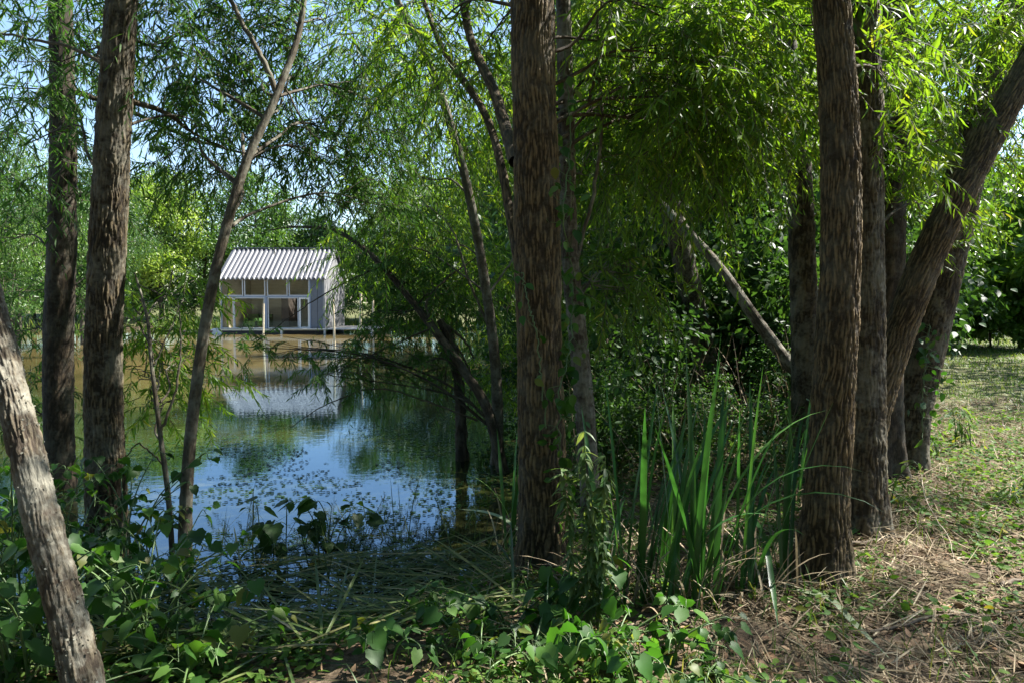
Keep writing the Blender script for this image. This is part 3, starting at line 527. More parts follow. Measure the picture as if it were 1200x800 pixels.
g = Geo(); n = 90000
for n_, x0, x1, y0, y1, hh, sz in ((60000, -120, 70, 84, 104, 11, .55), (34000, 3, 60, 36, 48, 10, .34)):
    x, y = U(x0, x1, n_), U(y0, y1, n_); top = hh * (.45 + .75 * fbm(x / 7, y / 9, 61, 3)); z = gz(0, 120) * 0 + top * U(0, 1, n_) ** .7; s_ = sz * U(.6, 1.3, n_)
    leaves(g, RHOMB, np.stack([x, y, z], 1), rng.normal(size=(n_, 3)) - (0, 0, .5), rng.normal(size=(n_, 3)) + (0, -.3, .6), s_, s_ * .55, .1, np.clip(fbm(x / 4, z / 3, 71, 2) * .8 + U(-.1, .3, n_), 0, 1))
kind(link('distant_woods', g.mesh('distant_woods', M['far_green'])), 'stuff')
g = Geo()  # unseen foliage added behind, overhead and to the sides, blocking sky and sun
for n_, x0, x1, y0, y1, z0, hh, th in ((42000, -13, 14, -10, -4.5, 0, 9, .36), (20000, -13, -7.5, -6, 2.5, 0, 8, .36), (15000, 8, 15, -8, -1.5, 0, 8, .38), (30000, -7, 7, -5, 1.2, 6, 5, .40), (26000, 13, 26, 11, 21, 2.5, 9, .45)):
    x, y = U(x0, x1, n_), U(y0, y1, n_); z = z0 + hh * (.55 + .6 * fbm(x / 3, y / 3, 63, 2)) * U(0, 1, n_) ** .8; k = (fbm(x / 1.2, y / 1.2 + z, 5, 2) > th) & ((y < 4) | (x > .82 * y + 1)); x, y, z = x[k], y[k], z[k]; n_ = len(x); s_ = .26 * U(.6, 1.3, n_)
    leaves(g, RHOMB, np.stack([x, y, z], 1), rng.normal(size=(n_, 3)) - (0, 0, .5), rng.normal(size=(n_, 3)) + (0, 0, .6), s_, s_ * .5, .1)
kind(link('added_shade_foliage', g.mesh('added_shade_foliage', M['far_deep'])), 'stuff')
# ------------------------------------------------------------------ the house on the pond
M['white_metal'] = plain('white_sheet_metal', (.115, .115, .122), .5, .1, noise=.10, nscale=3, spec=.5)
M['gable'] = plain('white_cladding', (.19, .19, .195), .5, noise=.06, nscale=3)
M['grey_panel'] = plain('blue_grey_panel', (.085, .095, .115), .55, noise=.1, nscale=4)
M['frame'] = plain('pale_window_frame', (.36, .38, .40), .45, noise=.04)
M['frame_white'] = plain('white_door_frame', (.5, .5, .49), .45, noise=.03)
M['frame_blue'] = plain('blue_grey_frame', (.16, .20, .27), .45, noise=.05)
M['plywood'] = plain('plywood_lining', (.52, .45, .31), .7, noise=.14, nscale=2.5, stretch=(.6, 1, 5))
M['darkwood'] = plain('dark_wood', (.05, .035, .025), .6, noise=.3, nscale=6)
M['hull'] = plain('dark_float', (.018, .015, .014), .7, noise=.3)
M['deckboard'] = plain('weathered_deck', (.42, .39, .34), .75, noise=.2, nscale=6, stretch=(1, 9, 1))
M['dockwood'] = plain('reddish_dock_boards', (.26, .15, .10), .75, noise=.25, nscale=5, stretch=(9, 1, 1))
M['stone'] = plain('pale_concrete', (.55, .53, .49), .85, noise=.12, nscale=6, bump=.3)
M['sofa'] = plain('green_upholstery', (.04, .11, .015), .85, noise=.3, nscale=14, bump=.3)
M['bamboo'] = plain('pale_bamboo', (.48, .40, .27), .6, noise=.2, nscale=9, stretch=(1, 1, 5))
m, nt, N = nodes('window_glass'); L = nt.links.new; tr = N('BsdfTransparent'); tr.inputs[0].default_value = (.86, .89, .90, 1); gl = N('BsdfGlossy', Roughness=.01); fr = N('Fresnel', IOR=1.35); mx = N('MixShader'); o = N('OutputMaterial')
L(fr.outputs[0], mx.inputs[0]); L(tr.outputs[0], mx.inputs[1]); L(gl.outputs[0], mx.inputs[2]); L(mx.outputs[0], o.inputs[0]); M['glass'] = m
HY = 42.0; HD = 4.9
X = lambda px: (px - 600) / FPX * HY
Z = lambda py: P(600, py, HY)[2]
xl, xw, xr = X(258), X(364), X(381); zf, ze = Z(385.5), Z(325); zr = 1.55 + 62 / 800 * (HY + HD / 2)
hb = np.array([(xl + xr) / 2, HY + HD / 2, WATER]); house = thing('floating_house', 'small white house with ridged metal roof and glazed front, at the water across the pond', 'house', hb)
def hp(name, fn, mat, par=house, smooth=False, label=None):
    g = Geo(); fn(g); return part(name, g, M[mat], par, hb, smooth, label)
hp('float', lambda g: (g.box((xl + .05, HY + .05, WATER - .4), (xr - .05, HY + HD - .05, zf - .10))), 'hull')
hp('floor', lambda g: g.box((xl, HY - .02, zf - .098), (xr, HY + HD, zf)), 'plywood')
def deck(g):
    for q in range(4): g.box((X(330) + q * 0, HY - .62 + q * .15, zf - .02), (X(440), HY - .62 + q * .15 + .14, zf + .03))
    for q in range(30): g.box((xr + .02, HY + q * .16, zf - .02), (X(440), HY + q * .16 + .15, zf + .03))
    for xx in (X(332), X(382), X(436)): g.box((xx, HY - .58, WATER - .5), (xx + .12, HY - .46, zf - .022))
    for xx in (X(400), X(436)): g.box((xx, HY + 3.9, WATER - .5), (xx + .12, HY + 4.02, zf - .022))
hp('deck', deck, 'deckboard')
def gable(x):
    def f(g):
        for s_ in (0, 1):
            pass
        y0, y1, ym = HY, HY + HD, HY + HD / 2
        V = [(x, y0, zf), (x, y1, zf), (x, y1, ze), (x, ym, zr - .02), (x, y0, ze)]; W = [(a + .12, b, c) for a, b, c in V]
        g.add(V + W, [[(0, 1, 2, 3, 4)], [(9, 8, 7, 6, 5)], [(0, 4, 9, 5), (1, 6, 7, 2), (0, 5, 6, 1)]])
        for q in range(12):
            y = y0 + .2 + q * .4
            if x > xl + 1: g.box((x + .12, y, zf + .02), (x + .14, y + .05, ze - .05))
    return f
hp('gable_wall', gable(xr - .12), 'gable'); hp('gable_wall', gable(xl + .002), 'plywood')
hp('back_wall', lambda g: g.box((xl + .12, HY + HD - .12, zf + .002), (xr - .12, HY + HD - .01, ze)), 'plywood')
hp('panel_wall', lambda g: (g.box((xw + .03, HY + .01, zf + .002), (xw + .43, HY + .12, ze)), g.box((xw + .45, HY + .01, zf + .002), (xr - .125, HY + .12, ze))), 'grey_panel')
hp('interior_partition', lambda g: g.box((X(322) - .55, HY + 2.9, zf + .002), (X(331) - .55, HY + HD - .13, zf + 2.05)), 'darkwood')
def roof(g, side, x0=xl - .12, x1=xr + .16):
    nx = int(34 * (x1 - x0)); xs = np.linspace(x0, x1, nx); ph = (xs - xl) / .29 * 2 * PI; rib = .055 * np.clip(np.sin(ph) * 2.2, -1, 1)
    y0, y1 = (HY - .18, HY + HD / 2) if side == 0 else (HY + HD + .18, HY + HD / 2)
    z0 = ze - .18 * (zr - ze) / (HD / 2) + .06; z1 = zr + .06
    V = np.zeros((2, 2, nx, 3))
    for l, off in enumerate((0, -.05)):
        V[l, 0] = np.stack([xs, np.full(nx, y0), z0 + rib + off], 1); V[l, 1] = np.stack([xs, np.full(nx, y1), z1 + rib + off], 1)
    i = np.arange(nx - 1); A = lambda l, r, i: (l * 2 + r) * nx + i
    f = np.stack([A(0, 0, i), A(0, 0, i + 1), A(0, 1, i + 1), A(0, 1, i)], 1); b = np.stack([A(1, 0, i), A(1, 1, i), A(1, 1, i + 1), A(1, 0, i + 1)], 1)
    e = np.stack([A(0, 0, i), A(1, 0, i), A(1, 0, i + 1), A(0, 0, i + 1)], 1)
    g.add(V, [f if side == 0 else f[:, ::-1], b if side == 0 else b[:, ::-1], e])
    g.add([V[0, 0, -1], V[0, 1, -1], V[1, 1, -1], V[1, 0, -1]], [[(0, 1, 2, 3)]]); g.add([V[0, 0, 0], V[0, 1, 0], V[1, 1, 0], V[1, 0, 0]], [[(0, 1, 2, 3)]])
rf = hp('roof', lambda g: roof(g, 0), 'white_metal'); hp('roof', lambda g: roof(g, 1, xl - .12, xl + 3.9), 'white_metal'); hp('roof', lambda g: roof(g, 1, xl + 5.5, xr + .16), 'white_metal'); ym_, sl = HY + HD / 2, (zr - ze) / (HD / 2)
for a in (3.95, 4.65, 5.35): hp('added_skylight_bar', lambda g: g.add([(xl + a, ym_, zr), (xl + a + .1, ym_, zr), (xl + a + .1, HY + HD + .1, ze - .1 * sl), (xl + a, HY + HD + .1, ze - .1 * sl)], [[(0, 1, 2, 3)]]), 'frame', rf)  # unseen rear skylight, added so that daylight reaches the rooms
hp('pane', lambda g: g.add([(xl + 3.9, ym_, zr + .02), (xl + 5.5, ym_, zr + .02), (xl + 5.5, HY + HD + .1, ze - .1 * sl + .02), (xl + 3.9, HY + HD + .1, ze - .1 * sl + .02)], [[(0, 1, 2, 3)]]), 'glass', rf)  # glazing of the added skylight
hp('ridge_cap', lambda g: g.box((xl - .14, HY + HD / 2 - .12, zr + .075), (xr + .18, HY + HD / 2 + .12, zr + .12)), 'white_metal', rf)
def pane(x0, x1, z0, z1, mat, fw=.055, name='window', y=HY):
    def f(g):
        g.box((x0, y, z0), (x0 + fw, y + .09, z1)); g.box((x1 - fw, y, z0), (x1, y + .09, z1)); g.box((x0 + fw, y + .002, z0), (x1 - fw, y + .088, z0 + fw)); g.box((x0 + fw, y + .002, z1 - fw), (x1 - fw, y + .088, z1))
    w = hp(name, f, mat); hp('pane', lambda g: g.add([(x0 + fw, y + .05, z0 + fw), (x1 - fw, y + .05, z0 + fw), (x1 - fw, y + .05, z1 - fw), (x0 + fw, y + .05, z1 - fw)], [[(0, 1, 2, 3)]]), 'glass', w); return w
zt = Z(348)
for a, b in ((259.5, 285.5), (287, 311.5), (313.5, 337.5), (339, 363)): pane(X(a), X(b), zt + .06, ze - .08, 'frame')
pane(X(259.5), X(274), zf + .02, zt - .04, 'frame_white', .05, 'door'); pane(X(274.5), X(310.5), zf + .02, zt - .04, 'frame')
pane(X(314), X(350), zf + .02, zt - .04, 'frame'); pane(X(350.6), X(363), zf + .02, zt - .04, 'frame_white', .10, 'door')
def grid(g):
    g.box((xl + .125, HY - .012, zt - .035), (xw + .02, HY + .12, zt + .055)); g.box((xl + .125, HY - .012, ze - .075), (xr - .125, HY + .12, ze - .003))
    g.box((X(311), HY - .02, zf + .003), (X(313.3), HY + .13, zt - .037)); g.box((X(363.2), HY - .02, zf + .003), (xw + .028, HY + .13, ze - .077)); g.box((xl + .125, HY - .02, zf + .003), (X(259.3), HY + .13, zt - .037))
hp('front_frame', grid, 'frame_blue')
def armchair(x0, x1, lab):
    b_ = np.array([(x0 + x1) / 2, HY + 2.9, zf]); t = thing('armchair', lab, 'armchair', b_, 'green armchairs in the house')
    g = Geo(); g.box((x0 + .12, HY + 2.5, zf + .1), (x1 - .12, HY + 3.15, zf + .42)); part('seat', g, M['sofa'], t, b_, False)
    g = Geo(); g.box((x0, HY + 3.152, zf + .08), (x1, HY + 3.4, zf + .85)); part('backrest', g, M['sofa'], t, b_, False)
    for q in (x0, x1 - .118):
        g = Geo(); g.box((q, HY + 2.5, zf + .08), (q + .118, HY + 3.15, zf + .6)); part('armrest', g, M['sofa'], t, b_, False)
armchair(X(281) - .75, X(297) - .85, 'left one of two green armchairs inside the house'); armchair(X(299) - .8, X(309) - .6, 'right one of two green armchairs inside the house')
# dock and step left of the house
b_ = np.array([X(232), HY + .6, WATER]); t = thing('dock', 'low reddish wooden dock left of the house', 'dock', b_)
g = Geo()
for q in range(9): g.box((X(212), HY - .1 + q * .2, zf - .16), (xl - .5, HY + .08 + q * .2, zf - .10))
part('decking', g, M['dockwood'], t, b_, False)
for px_, yy in ((214, .1), (246, .1), (214, 1.5), (246, 1.5)):
    g = Geo(); tube(g, [(X(px_), HY + yy, WATER - .8), (X(px_), HY + yy, zf - .165)], .07, 10); part('post', g, M['darkwood'], t, b_)
g = Geo(); z0 = WATER - .3; c = np.array([X(253), HY + .35, z0])
V = np.array([(-.42,-.3,0),(.42,-.3,0),(.42,.5,0),(-.42,.5,0),(-.38,-.26,.55),(.38,-.26,.55),(.38,.46,.55),(-.38,.46,.55),(-.30,-.05,.62),(.34,-.05,.62),(.34,.44,.62),(-.3,.44,.62)])
g.add(V + c, [[(0,1,5,4),(1,2,6,5),(2,3,7,6),(3,0,4,7),(4,5,9,8),(5,6,10,9),(6,7,11,10),(7,4,8,11),(8,9,10,11)]])
o = link('stone_step', g.mesh('stone_step', M['stone'], c, False), None, c); tag(o, 'pale stone step between the dock and the house', 'step')
for lab, px_, top, bot, sh in [('pale pole in the water in front of the house windows', 308, 356, 399, 1), ('leaning pale pole in the water before the gable wall', 393, 349, 408, -3), ('tall pale pole in the water right of the gable', 421, 343, 409, 2), ('pale pole farthest right of the house, near the deck end', 438, 349, 404, -1)]:
    Y = 1.9 * 800 / (bot - 355); p0, p1 = P(px_, bot, Y), P(px_ + sh, top, Y); p0[2] = WATER - .8; g = Geo(); pp = np.linspace(p0, p1, 40)
    rr = .045 * (1 + .18 * (np.arange(40) % 8 == 0)); tube(g, pp, rr, 8); base = np.array([p0[0], p0[1], WATER])
    o = link('mooring_pole', g.mesh('mooring_pole', M['bamboo'], base), None, base); tag(o, lab, 'pole', 'mooring poles in the pond')

# ------------------------------------------------------------------ plants near the camera
def leafy(name, label, base, h, nst, ll, mat='vine', tpl=BROAD, spread=.5, nodes_=7, cat='plant', group=None, asp=.95, az=None, lean=.5, cluster=1):
    base = np.asarray(base, float); t = thing(name, label, cat, base, group); gs, gl = Geo(), Geo()
    for q in range(nst):
        a = U(0, 6.28) if az is None else az + U(-1, 1); b0 = base + np.array([U(-.08, .08), U(-.08, .08), -.02]); out = spread * U(.4, 1.1); hh = h * U(.6, 1.1)
        e = b0 + np.array([math.cos(a) * out, math.sin(a) * out, hh]); mid = b0 + np.array([math.cos(a) * out * .3, math.sin(a) * out * .3, hh * .65])
        pth = smooth_path([b0, mid, e, e + np.array([math.cos(a) * .12, math.sin(a) * .12, -.06]) * lean], 16); tube(gs, pth, np.linspace(.006, .002, 16), 5)
        k = rng.integers(2, 16, nodes_ * cluster); p = pth[k]; aa = U(0, 6.28, len(k)); D = np.stack([np.cos(aa), np.sin(aa), U(-.5, .35, len(k))], 1)
        pet = p + nrm(D) * (ll * U(.3, .8, (len(k), 1))) + (0, 0, .02)
        for u, v in zip(p, pet): tube(gs, [u, (u + v) / 2 + (0, 0, .012), v], .0014, 3)
        D2 = D * (1, 1, .2) - np.array([0, 0, 1.]) * U(.1, 1.0, (len(k), 1)); Nn = np.array([0, 0, 1.]) + rng.normal(size=(len(k), 3)) * .35
        s_ = ll * U(.45, 1.15, len(k)); leaves(gl, tpl, pet, D2, Nn, s_, s_ * asp * U(.75, 1.1, len(k)), U(-.1, .6, len(k)))
    part('stem', gs, M['stem_green'], t, base); part('foliage', gl, M[mat], t, base); return t
VL = 'broad-leaved vines on the near bank at left'
for lab, px_, py_, h, ns, ll in [
    ('broad-leaved vine in the bottom left corner, left of the leaning grey trunk', 30, 800, .55, 20, 0.084), ('tall broad-leaved vine at the left edge, halfway up the leaning grey trunk', 8, 745, 1.05, 22, 0.084),
    ('bright broad-leaved vine behind the foot of the leaning grey trunk', 66, 770, .45, 20, 0.088), ('broad-leaved vine reaching up the thick dark left trunk', 152, 715, 1.0, 20, 0.080),
    ('broad-leaved vine right of the leaning grey trunk', 172, 778, .55, 20, 0.084), ('leafy vine at the water edge left of the bent stem', 185, 735, .6, 13, .085),
    ('low light green vine at the bottom edge, right of the leaning grey trunk', 215, 795, .24, 14, .085), ('broad-leaved vine between the leaning and thick left trunks', 95, 715, .85, 18, 0.080),
    ('shaded vine at the left edge by the water', 30, 690, .8, 17, 0.080)]:
    leafy('vine_plant', lab, on(px_, py_), h, ns, ll, group=VL)
CP = 'broad-leaved plants at the foot of the middle trunk'
for lab, px_, py_, h, ns, ll in [
    ('bright broad-leaved plant right in front of the middle trunk', 655, 752, .30, 9, .09), ('broad-leaved plant left of the foot of the middle trunk', 585, 745, .26, 8, .075),
    ('dark leafy plant in front of the middle trunk at the bottom edge', 620, 790, .18, 7, .07), ('small leafy plant between the middle trunk and cut reeds', 530, 768, .16, 7, .06),
    ('pale-leaved small plant among the cut reeds', 452, 752, .22, 6, .09), ('leafy plant right of the middle trunk at the bottom edge', 712, 790, .26, 8, .09), ('small dark plant below the reeds', 770, 770, .2, 7, .07), ('leafy plant at the bottom edge below the reeds', 830, 795, .18, 8, .06)]:
    leafy('leafy_plant', lab, on(px_, py_), h, ns, ll, group=CP, spread=.35)
WP = 'dark plants standing in the water'
for lab, px_, Y, h, ns, ll in [('dark leafy plant in the water right of the bent stem', 312, 4.85, .42, 4, .13), ('dark leafy plant in the water, farther right', 385, 5.2, .42, 6, .13)]:
    p = P(px_, 640, Y); leafy('water_plant', lab, (p[0], p[1], WATER - .1), h + .1, ns, ll, group=WP, spread=.2, mat='understory')
# the pale stalk beside the middle trunk
p = on(688, 745); t = thing('stalk_plant', 'tall pale green leafy stalk beside the foot of the middle trunk', 'plant', p); gs, gl = Geo(), Geo()
for q, (dx, hh) in enumerate(((0, .98), (.05, .86), (-.05, .8), (.02, .62))):
    pth = smooth_path([p + (dx, 0, -.02), p + (dx * 1.5, .01, hh * .5), p + (dx * 2 - .02, 0, hh)], 30); tube(gs, pth, np.linspace(.006, .002, 30), 5)
    n = 120; kk = rng.integers(7, 30, n); a = U(0, 6.28, n); D = np.stack([np.cos(a), np.sin(a), U(-1.0, .25, n)], 1); s_ = U(.6, 1.1, n); leaves(gl, OVATE, pth[kk], D, np.array([0, 0, 1.]) + rng.normal(size=(n, 3)) * .2, .085 * s_, .028 * s_, U(.2, .6, n))
part('stem', gs, M['stem_green'], t, p); part('foliage', gl, M['nettle'], t, p)
# vines on trunks
def vine(name, label, pts, n, ll, mat='vine', tpl=OVATE, off=.06, asp=.8):
    w = [P(*q) for q in pts]; base = w[0]; t = thing(name, label, 'vine', base); gs, gl = Geo(), Geo(); pth = smooth_path(w, 60) + rng.normal(size=(60, 3)) * .006; tube(gs, pth, .004, 5)
    k = rng.integers(0, 60, n); p = pth[k] + rng.normal(size=(n, 3)) * off; D = rng.normal(size=(n, 3)) * .6 - np.array([0, 0, .8]); Nn = np.array([0, -.8, .6]) + rng.normal(size=(n, 3)) * .4
    for u, v in zip(pth[k], p): tube(gs, [u, v], .0015, 3)
    s_ = ll * U(.5, 1.2, n); leaves(gl, tpl, p, D, Nn, s_, s_ * asp, U(0, .3, n)); part('stem', gs, M['stem_green'], t, base); part('foliage', gl, M[mat], t, base)
vine('climbing_vine', 'leafy vine climbing the middle trunk between its two stems', [(668,640,4.2),(660,560,4.08),(655,470,4.06),(668,400,4.2),(672,330,4.4),(660,250,4.1),(668,170,4.3),(662,60,4.3)], 130, .08)
vine('climbing_vine', 'short leafy vine sprig on the left side of the middle trunk', [(640,500,4.02),(630,400,4.05),(618,350,4.05),(612,320,4.06)], 10, .08)
vine('hanging_vine', 'bright leafy vine hanging in the light right of the middle trunk', [(705,180,5.6),(712,240,5.5),(700,300,5.4),(735,330,5.5),(725,380,5.5),(742,420,5.5)], 260, .075, off=.20)
vine('hanging_vine', 'level leafy vine tip reaching right from the pale stem', [(690,455,4.55),(715,452,4.5),(735,455,4.5)], 20, .06, off=.03)
vine('climbing_vine', 'green and yellow leafy vine on the rear leaning trunk at right', [(1080,520,6.1),(1082,450,6.15),(1085,420,6.15),(1090,380,6.2)], 60, .09, off=.08)
# standing reeds
RD = 'reed clumps between the middle trunk and the right clump'
for lab, px_, py_, n, hL, az in [
    ('sparse reed clump right beside the pale leafy stalk', 712, 706, 9, 1.0, .3), ('upright reed clump with bent tips, left of the tall pale blade', 745, 712, 9, 1.05, .4), ('thin reed clump in shade behind the others', 770, 690, 9, .95, .2),
    ('tall reed clump leaning right in the middle of the reeds', 795, 716, 12, 1.2, .1), ('bright green reed clump leaning right toward the foremost trunk', 832, 716, 13, 1.15, .0), ('reed clump right at the foremost right-hand trunk', 872, 702, 10, 1.05, .2),
    ('reed clump close against the left side of the foremost trunk', 905, 690, 8, 1.0, .9), ('far reed clump by the slanting dead trunk', 925, 600, 8, 1.0, .6), ('dark reed clump at the water left of the middle trunk', 606, 640, 10, .85, 1.2)]:
    b_ = on(px_, py_); t = thing('reed_clump', lab, 'reeds', b_, RD); g = Geo()
    bb = b_ + np.stack([U(-.09, .09, n), U(-.07, .07, n), np.full(n, -.02)], 1)
    blades(g, bb, az + rng.normal(size=n) * 1.1, U(.02, .34, n), U(.05, .5, n) + (U(0, 1, n) > .82) * U(.6, 1.6, n), hL * U(.65, 1.25, n), U(.015, .034, n), 12); part('blades', g, M['reed'], t, b_)
    g = Geo(); n2 = 14; bb = b_ + np.stack([U(-.15, .15, n2), U(-.12, .12, n2), np.full(n2, -.01)], 1); blades(g, bb, U(0, 6.28, n2), U(.3, .9, n2), U(.4, 1.2, n2), U(.25, .6, n2), U(.006, .014, n2), 7, U(.3, 1, n2)); part('dry_blades', g, M['litter'], t, b_)
b_ = on(792, 716); g = Geo(); blades(g, b_[None], np.array([2.9]), np.array([.09]), np.array([.04]), np.array([1.22]), np.array([.024]), 10, np.array([.7])); o = link('tall_reed', g.mesh('tall_reed', M['palereed'], b_), None, b_); tag(o, 'single tall pale reed blade rising above the reeds', 'reed')
def ribbon(name, label, pts, W, mat, rnd, cat, group=None):
    w = smooth_path([on(px_, py_) + (0, 0, z_) for px_, py_, z_ in pts], 16); T, N_, B = frames(w); S = nrm(np.cross(T, np.array([0, -.35, 1.]))); t = np.linspace(0, 1, 16)
    hw = W * np.minimum(1, np.minimum(3 * (1 - t), .5 + 3 * t)) * .5; up = np.cross(S, T)
    V = np.stack([w + hw[:, None] * S, w - .25 * hw[:, None] * up, w - hw[:, None] * S], 1); k = np.arange(15); g = Geo(); g.add(V, [np.concatenate([np.stack([3*k,3*k+1,3*k+4,3*k+3],1), np.stack([3*k+1,3*k+2,3*k+5,3*k+4],1)])], rnd)
    o = link(name, g.mesh(name, mat, w[0]), None, w[0]); tag(o, label, cat, group)
FR = 'fallen reed blades'
ribbon('fallen_reed', 'pale fallen reed blade lying across the litter in front of the foremost right trunk', [(930,700,.04),(970,715,.06),(1000,748,.05),(1045,780,.02)], .035, M['palereed'], .8, 'reed', FR)
ribbon('fallen_reed', 'bright green reed blade poking right from the foot of the foremost right trunk', [(978,644,.05),(1005,637,.1),(1030,622,.14),(1055,605,.15)], .026, M['reed'], .9, 'reed', FR)
ribbon('fallen_reed', 'thin pale reed blade arching over the foot of the foremost right trunk', [(915,648,.05),(945,662,.16),(975,690,.12),(1005,715,.02)], .012, M['palereed'], 1, 'reed', FR)
ribbon('fallen_reed', 'pale reed blade lying left of the middle trunk', [(615,648,.12),(590,638,.2),(565,630,.22),(538,624,.2)], .034, M['palereed'], .7, 'reed', FR)
ribbon('fallen_reed', 'dull green reed blade bent down at the edge of the litter', [(880,660,.3),(895,690,.28),(905,715,.12),(912,745,.02)], .03, M['reed'], .6, 'reed', FR)
ribbon('fallen_reed', 'short light green reed blade lying low on the litter', [(940,720,.01),(980,745,.03),(1010,770,.03),(1035,775,.01)], .022, M['reed'], .8, 'reed', FR)
ribbon('fallen_reed', 'long thin straw lying behind the foremost right trunk', [(985,562,.1),(1010,570,.12),(1045,585,.06),(1065,592,.02)], .012, M['palereed'], 1, 'reed', FR)
def stick(label, pts, r, mat='stick'):
    w = smooth_path([on(px_, py_) + (0, 0, z_) for px_, py_, z_ in pts], 16); w += rng.normal(size=w.shape) * .003; g = Geo(); tube(g, w, np.linspace(r, r * .5, 16), 7)
    o = link('fallen_stick', g.mesh('fallen_stick', M[mat], w[0]), None, w[0]); tag(o, label, 'stick', 'fallen sticks on the bank')
stick('dark curved stick lying right of the foremost trunk', [(985,643,.03),(1010,643,.04),(1040,640,.04),(1066,634,.02)], .017)
stick('long dark stick near the bottom right corner', [(1020,752,.03),(1060,740,.03),(1100,733,.03),(1135,726,.02)], .009)
stick('short pale stick at the bottom edge on the right', [(1105,790,.02),(1118,775,.03),(1130,765,.02)], .010, 'twig_pale')
stick('brown stick at the bottom below the reeds', [(790,735,.02),(820,745,.03),(860,757,.02)], .012)
stick('stick at the right edge of the litter', [(1170,695,.03),(1190,690,.03),(1215,688,.02)], .016)
stick('thin grey twig arching over the dry litter', [(1080,560,.03),(1085,610,.14),(1110,650,.1),(1120,670,.02)], .004, 'twig_pale')
stick('long branch lying across the litter at right', [(1090,610,.03),(1130,628,.05),(1165,640,.03),(1180,655,.02)], .009)
stick('dark branch lying in the pond left of the middle trunk', [(395,612,.05),(440,596,.10),(490,578,.12),(520,560,.08)], .012)
for lab, px_, py_, h, ns, ll in [('fern-like sapling with pale leaves right of the leaning trunks', 1130, 525, .42, 5, .14), ('small yellow-green plant at the foot of the rear leaning trunk', 1094, 540, .25, 6, .10), ('weedy stalk behind the foremost right trunk', 1040, 600, .40, 5, .09), ('small weed on the right edge of the bank', 1185, 600, .2, 6, .07)]:
    leafy('weed_plant', lab, on(px_, py_), h, ns, ll, group='weeds on the right bank', mat='cover', tpl=OVATE, asp=.4, spread=.22, nodes_=9)

# ------------------------------------------------------------------ what nobody could count
def scatter(n, x0, x1, y0, y1, mask=None, dens=None):
    x, y = U(x0, x1, n), y0 + (y1 - y0) * U(0, 1, n) ** 1.5
    k = pond_sd(x, y) > .05
    if mask is not None: k &= mask(x, y)
    x, y = x[k], y[k]; return x, y, ground_z(x, y)
def stuff(name, g, mat): o = link(name, g.mesh(name, mat)); kind(o, 'stuff'); return o
patch = lambda x, y, s_=1.6, sd=31: fbm(x * s_, y * s_, sd, 4)
inner = lambda x, y: x < .75 * (y - 1) + 1.2
# small-leaved ground cover
g = Geo(); x, y, z = scatter(90000, -2.4, 7.5, 1.9, 9.5, lambda x, y: (np.abs(x) < .82 * y + .2) & (patch(x, y) + U(-.12, .12, len(x)) > np.where(x > .6, .43, .38)))
n = len(x); p = np.stack([x, y, z + U(.005, .09, n) * (.4 + patch(x, y, 4, 77))], 1); a = U(0, 6.28, n); s_ = U(.018, .060, n)
leaves(g, OVATE, p, np.stack([np.cos(a), np.sin(a), U(-.2, .5, n)], 1), np.array([0, 0, 1.]) + rng.normal(size=(n, 3)) * .45, s_, s_ * U(.6, .95, n), .2); stuff('ground_cover', g, M['cover'])
g = Geo(); n = 42000; x, y = U(.4, 7.5, n), U(5.4, 13, n); k = (pond_sd(x, y) > -.1) & (x < .47 * y + .1) & (fbm(x * 1.5, y * 1.5, 29, 3) > .34); x, y = x[k], y[k]; n = len(x)
top = 1.5 * fbm(x * 2.2, y * 2.2, 83, 3); a = U(0, 6.28, n); s_ = U(.03, .085, n); zz = ground_z(x, y) + top * U(0, 1, n) ** 1.9
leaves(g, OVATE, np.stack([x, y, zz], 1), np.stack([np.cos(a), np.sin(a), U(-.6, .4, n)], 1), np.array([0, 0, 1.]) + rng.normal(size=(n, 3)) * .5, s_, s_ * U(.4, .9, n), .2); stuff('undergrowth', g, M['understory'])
g = Geo(); n = 900; x, y = U(.5, 4.5, n), U(5.6, 11, n); k = (pond_sd(x, y) > 0) & (x < .45 * y); x, y = x[k], y[k]; n = len(x)
blades(g, np.stack([x, y, ground_z(x, y)], 1), U(0, 6.28, n), U(.1, 1.1, n), U(-.3, .8, n), U(.4, 1.5, n), U(.004, .010, n), 6, U(0, .6, n)); stuff('dead_stalks', g, M['litter'])
# straw, mown dry stalks
g = Geo(); x, y, z = scatter(95000, -2.2, 8, 1.9, 11, lambda x, y: (np.abs(x) < .85 * y + .2) & (patch(x, y, 1.3, 51) + U(-.15, .15, len(x)) > np.where(x > .7, .45, .60)))

for bx, by, br in ((1.70, 3.8, .2), (2.3, 4.6, .2), (2.4, 4.9, .2), (3.6, 6.4, .25), (.21, 4.25, .2), (.5, 4.7, .12), (3.2, 6.0, .2)):
    q = 420; a = U(0, 6.28, q); rr = br + np.abs(rng.normal(size=q)) * .13; x = np.append(x, bx + rr * np.cos(a)); y = np.append(y, by + rr * np.sin(a)); z = np.append(z, ground_z(x[-q:], y[-q:]) + .07 * np.exp(-(rr - br) / .10) * U(0, 1, q))
n = len(x); blades(g, np.stack([x, y, z + U(.0, .045, n)], 1), U(0, 6.28, n), U(1.15, 1.62, n), U(-.25, .45, n), U(.06, .34, n) * U(.5, 1, n), U(.0025, .008, n), 4, U(0, 1, n), twist=U(-1, 1, n)); stuff('dry_straw', g, M['litter'])
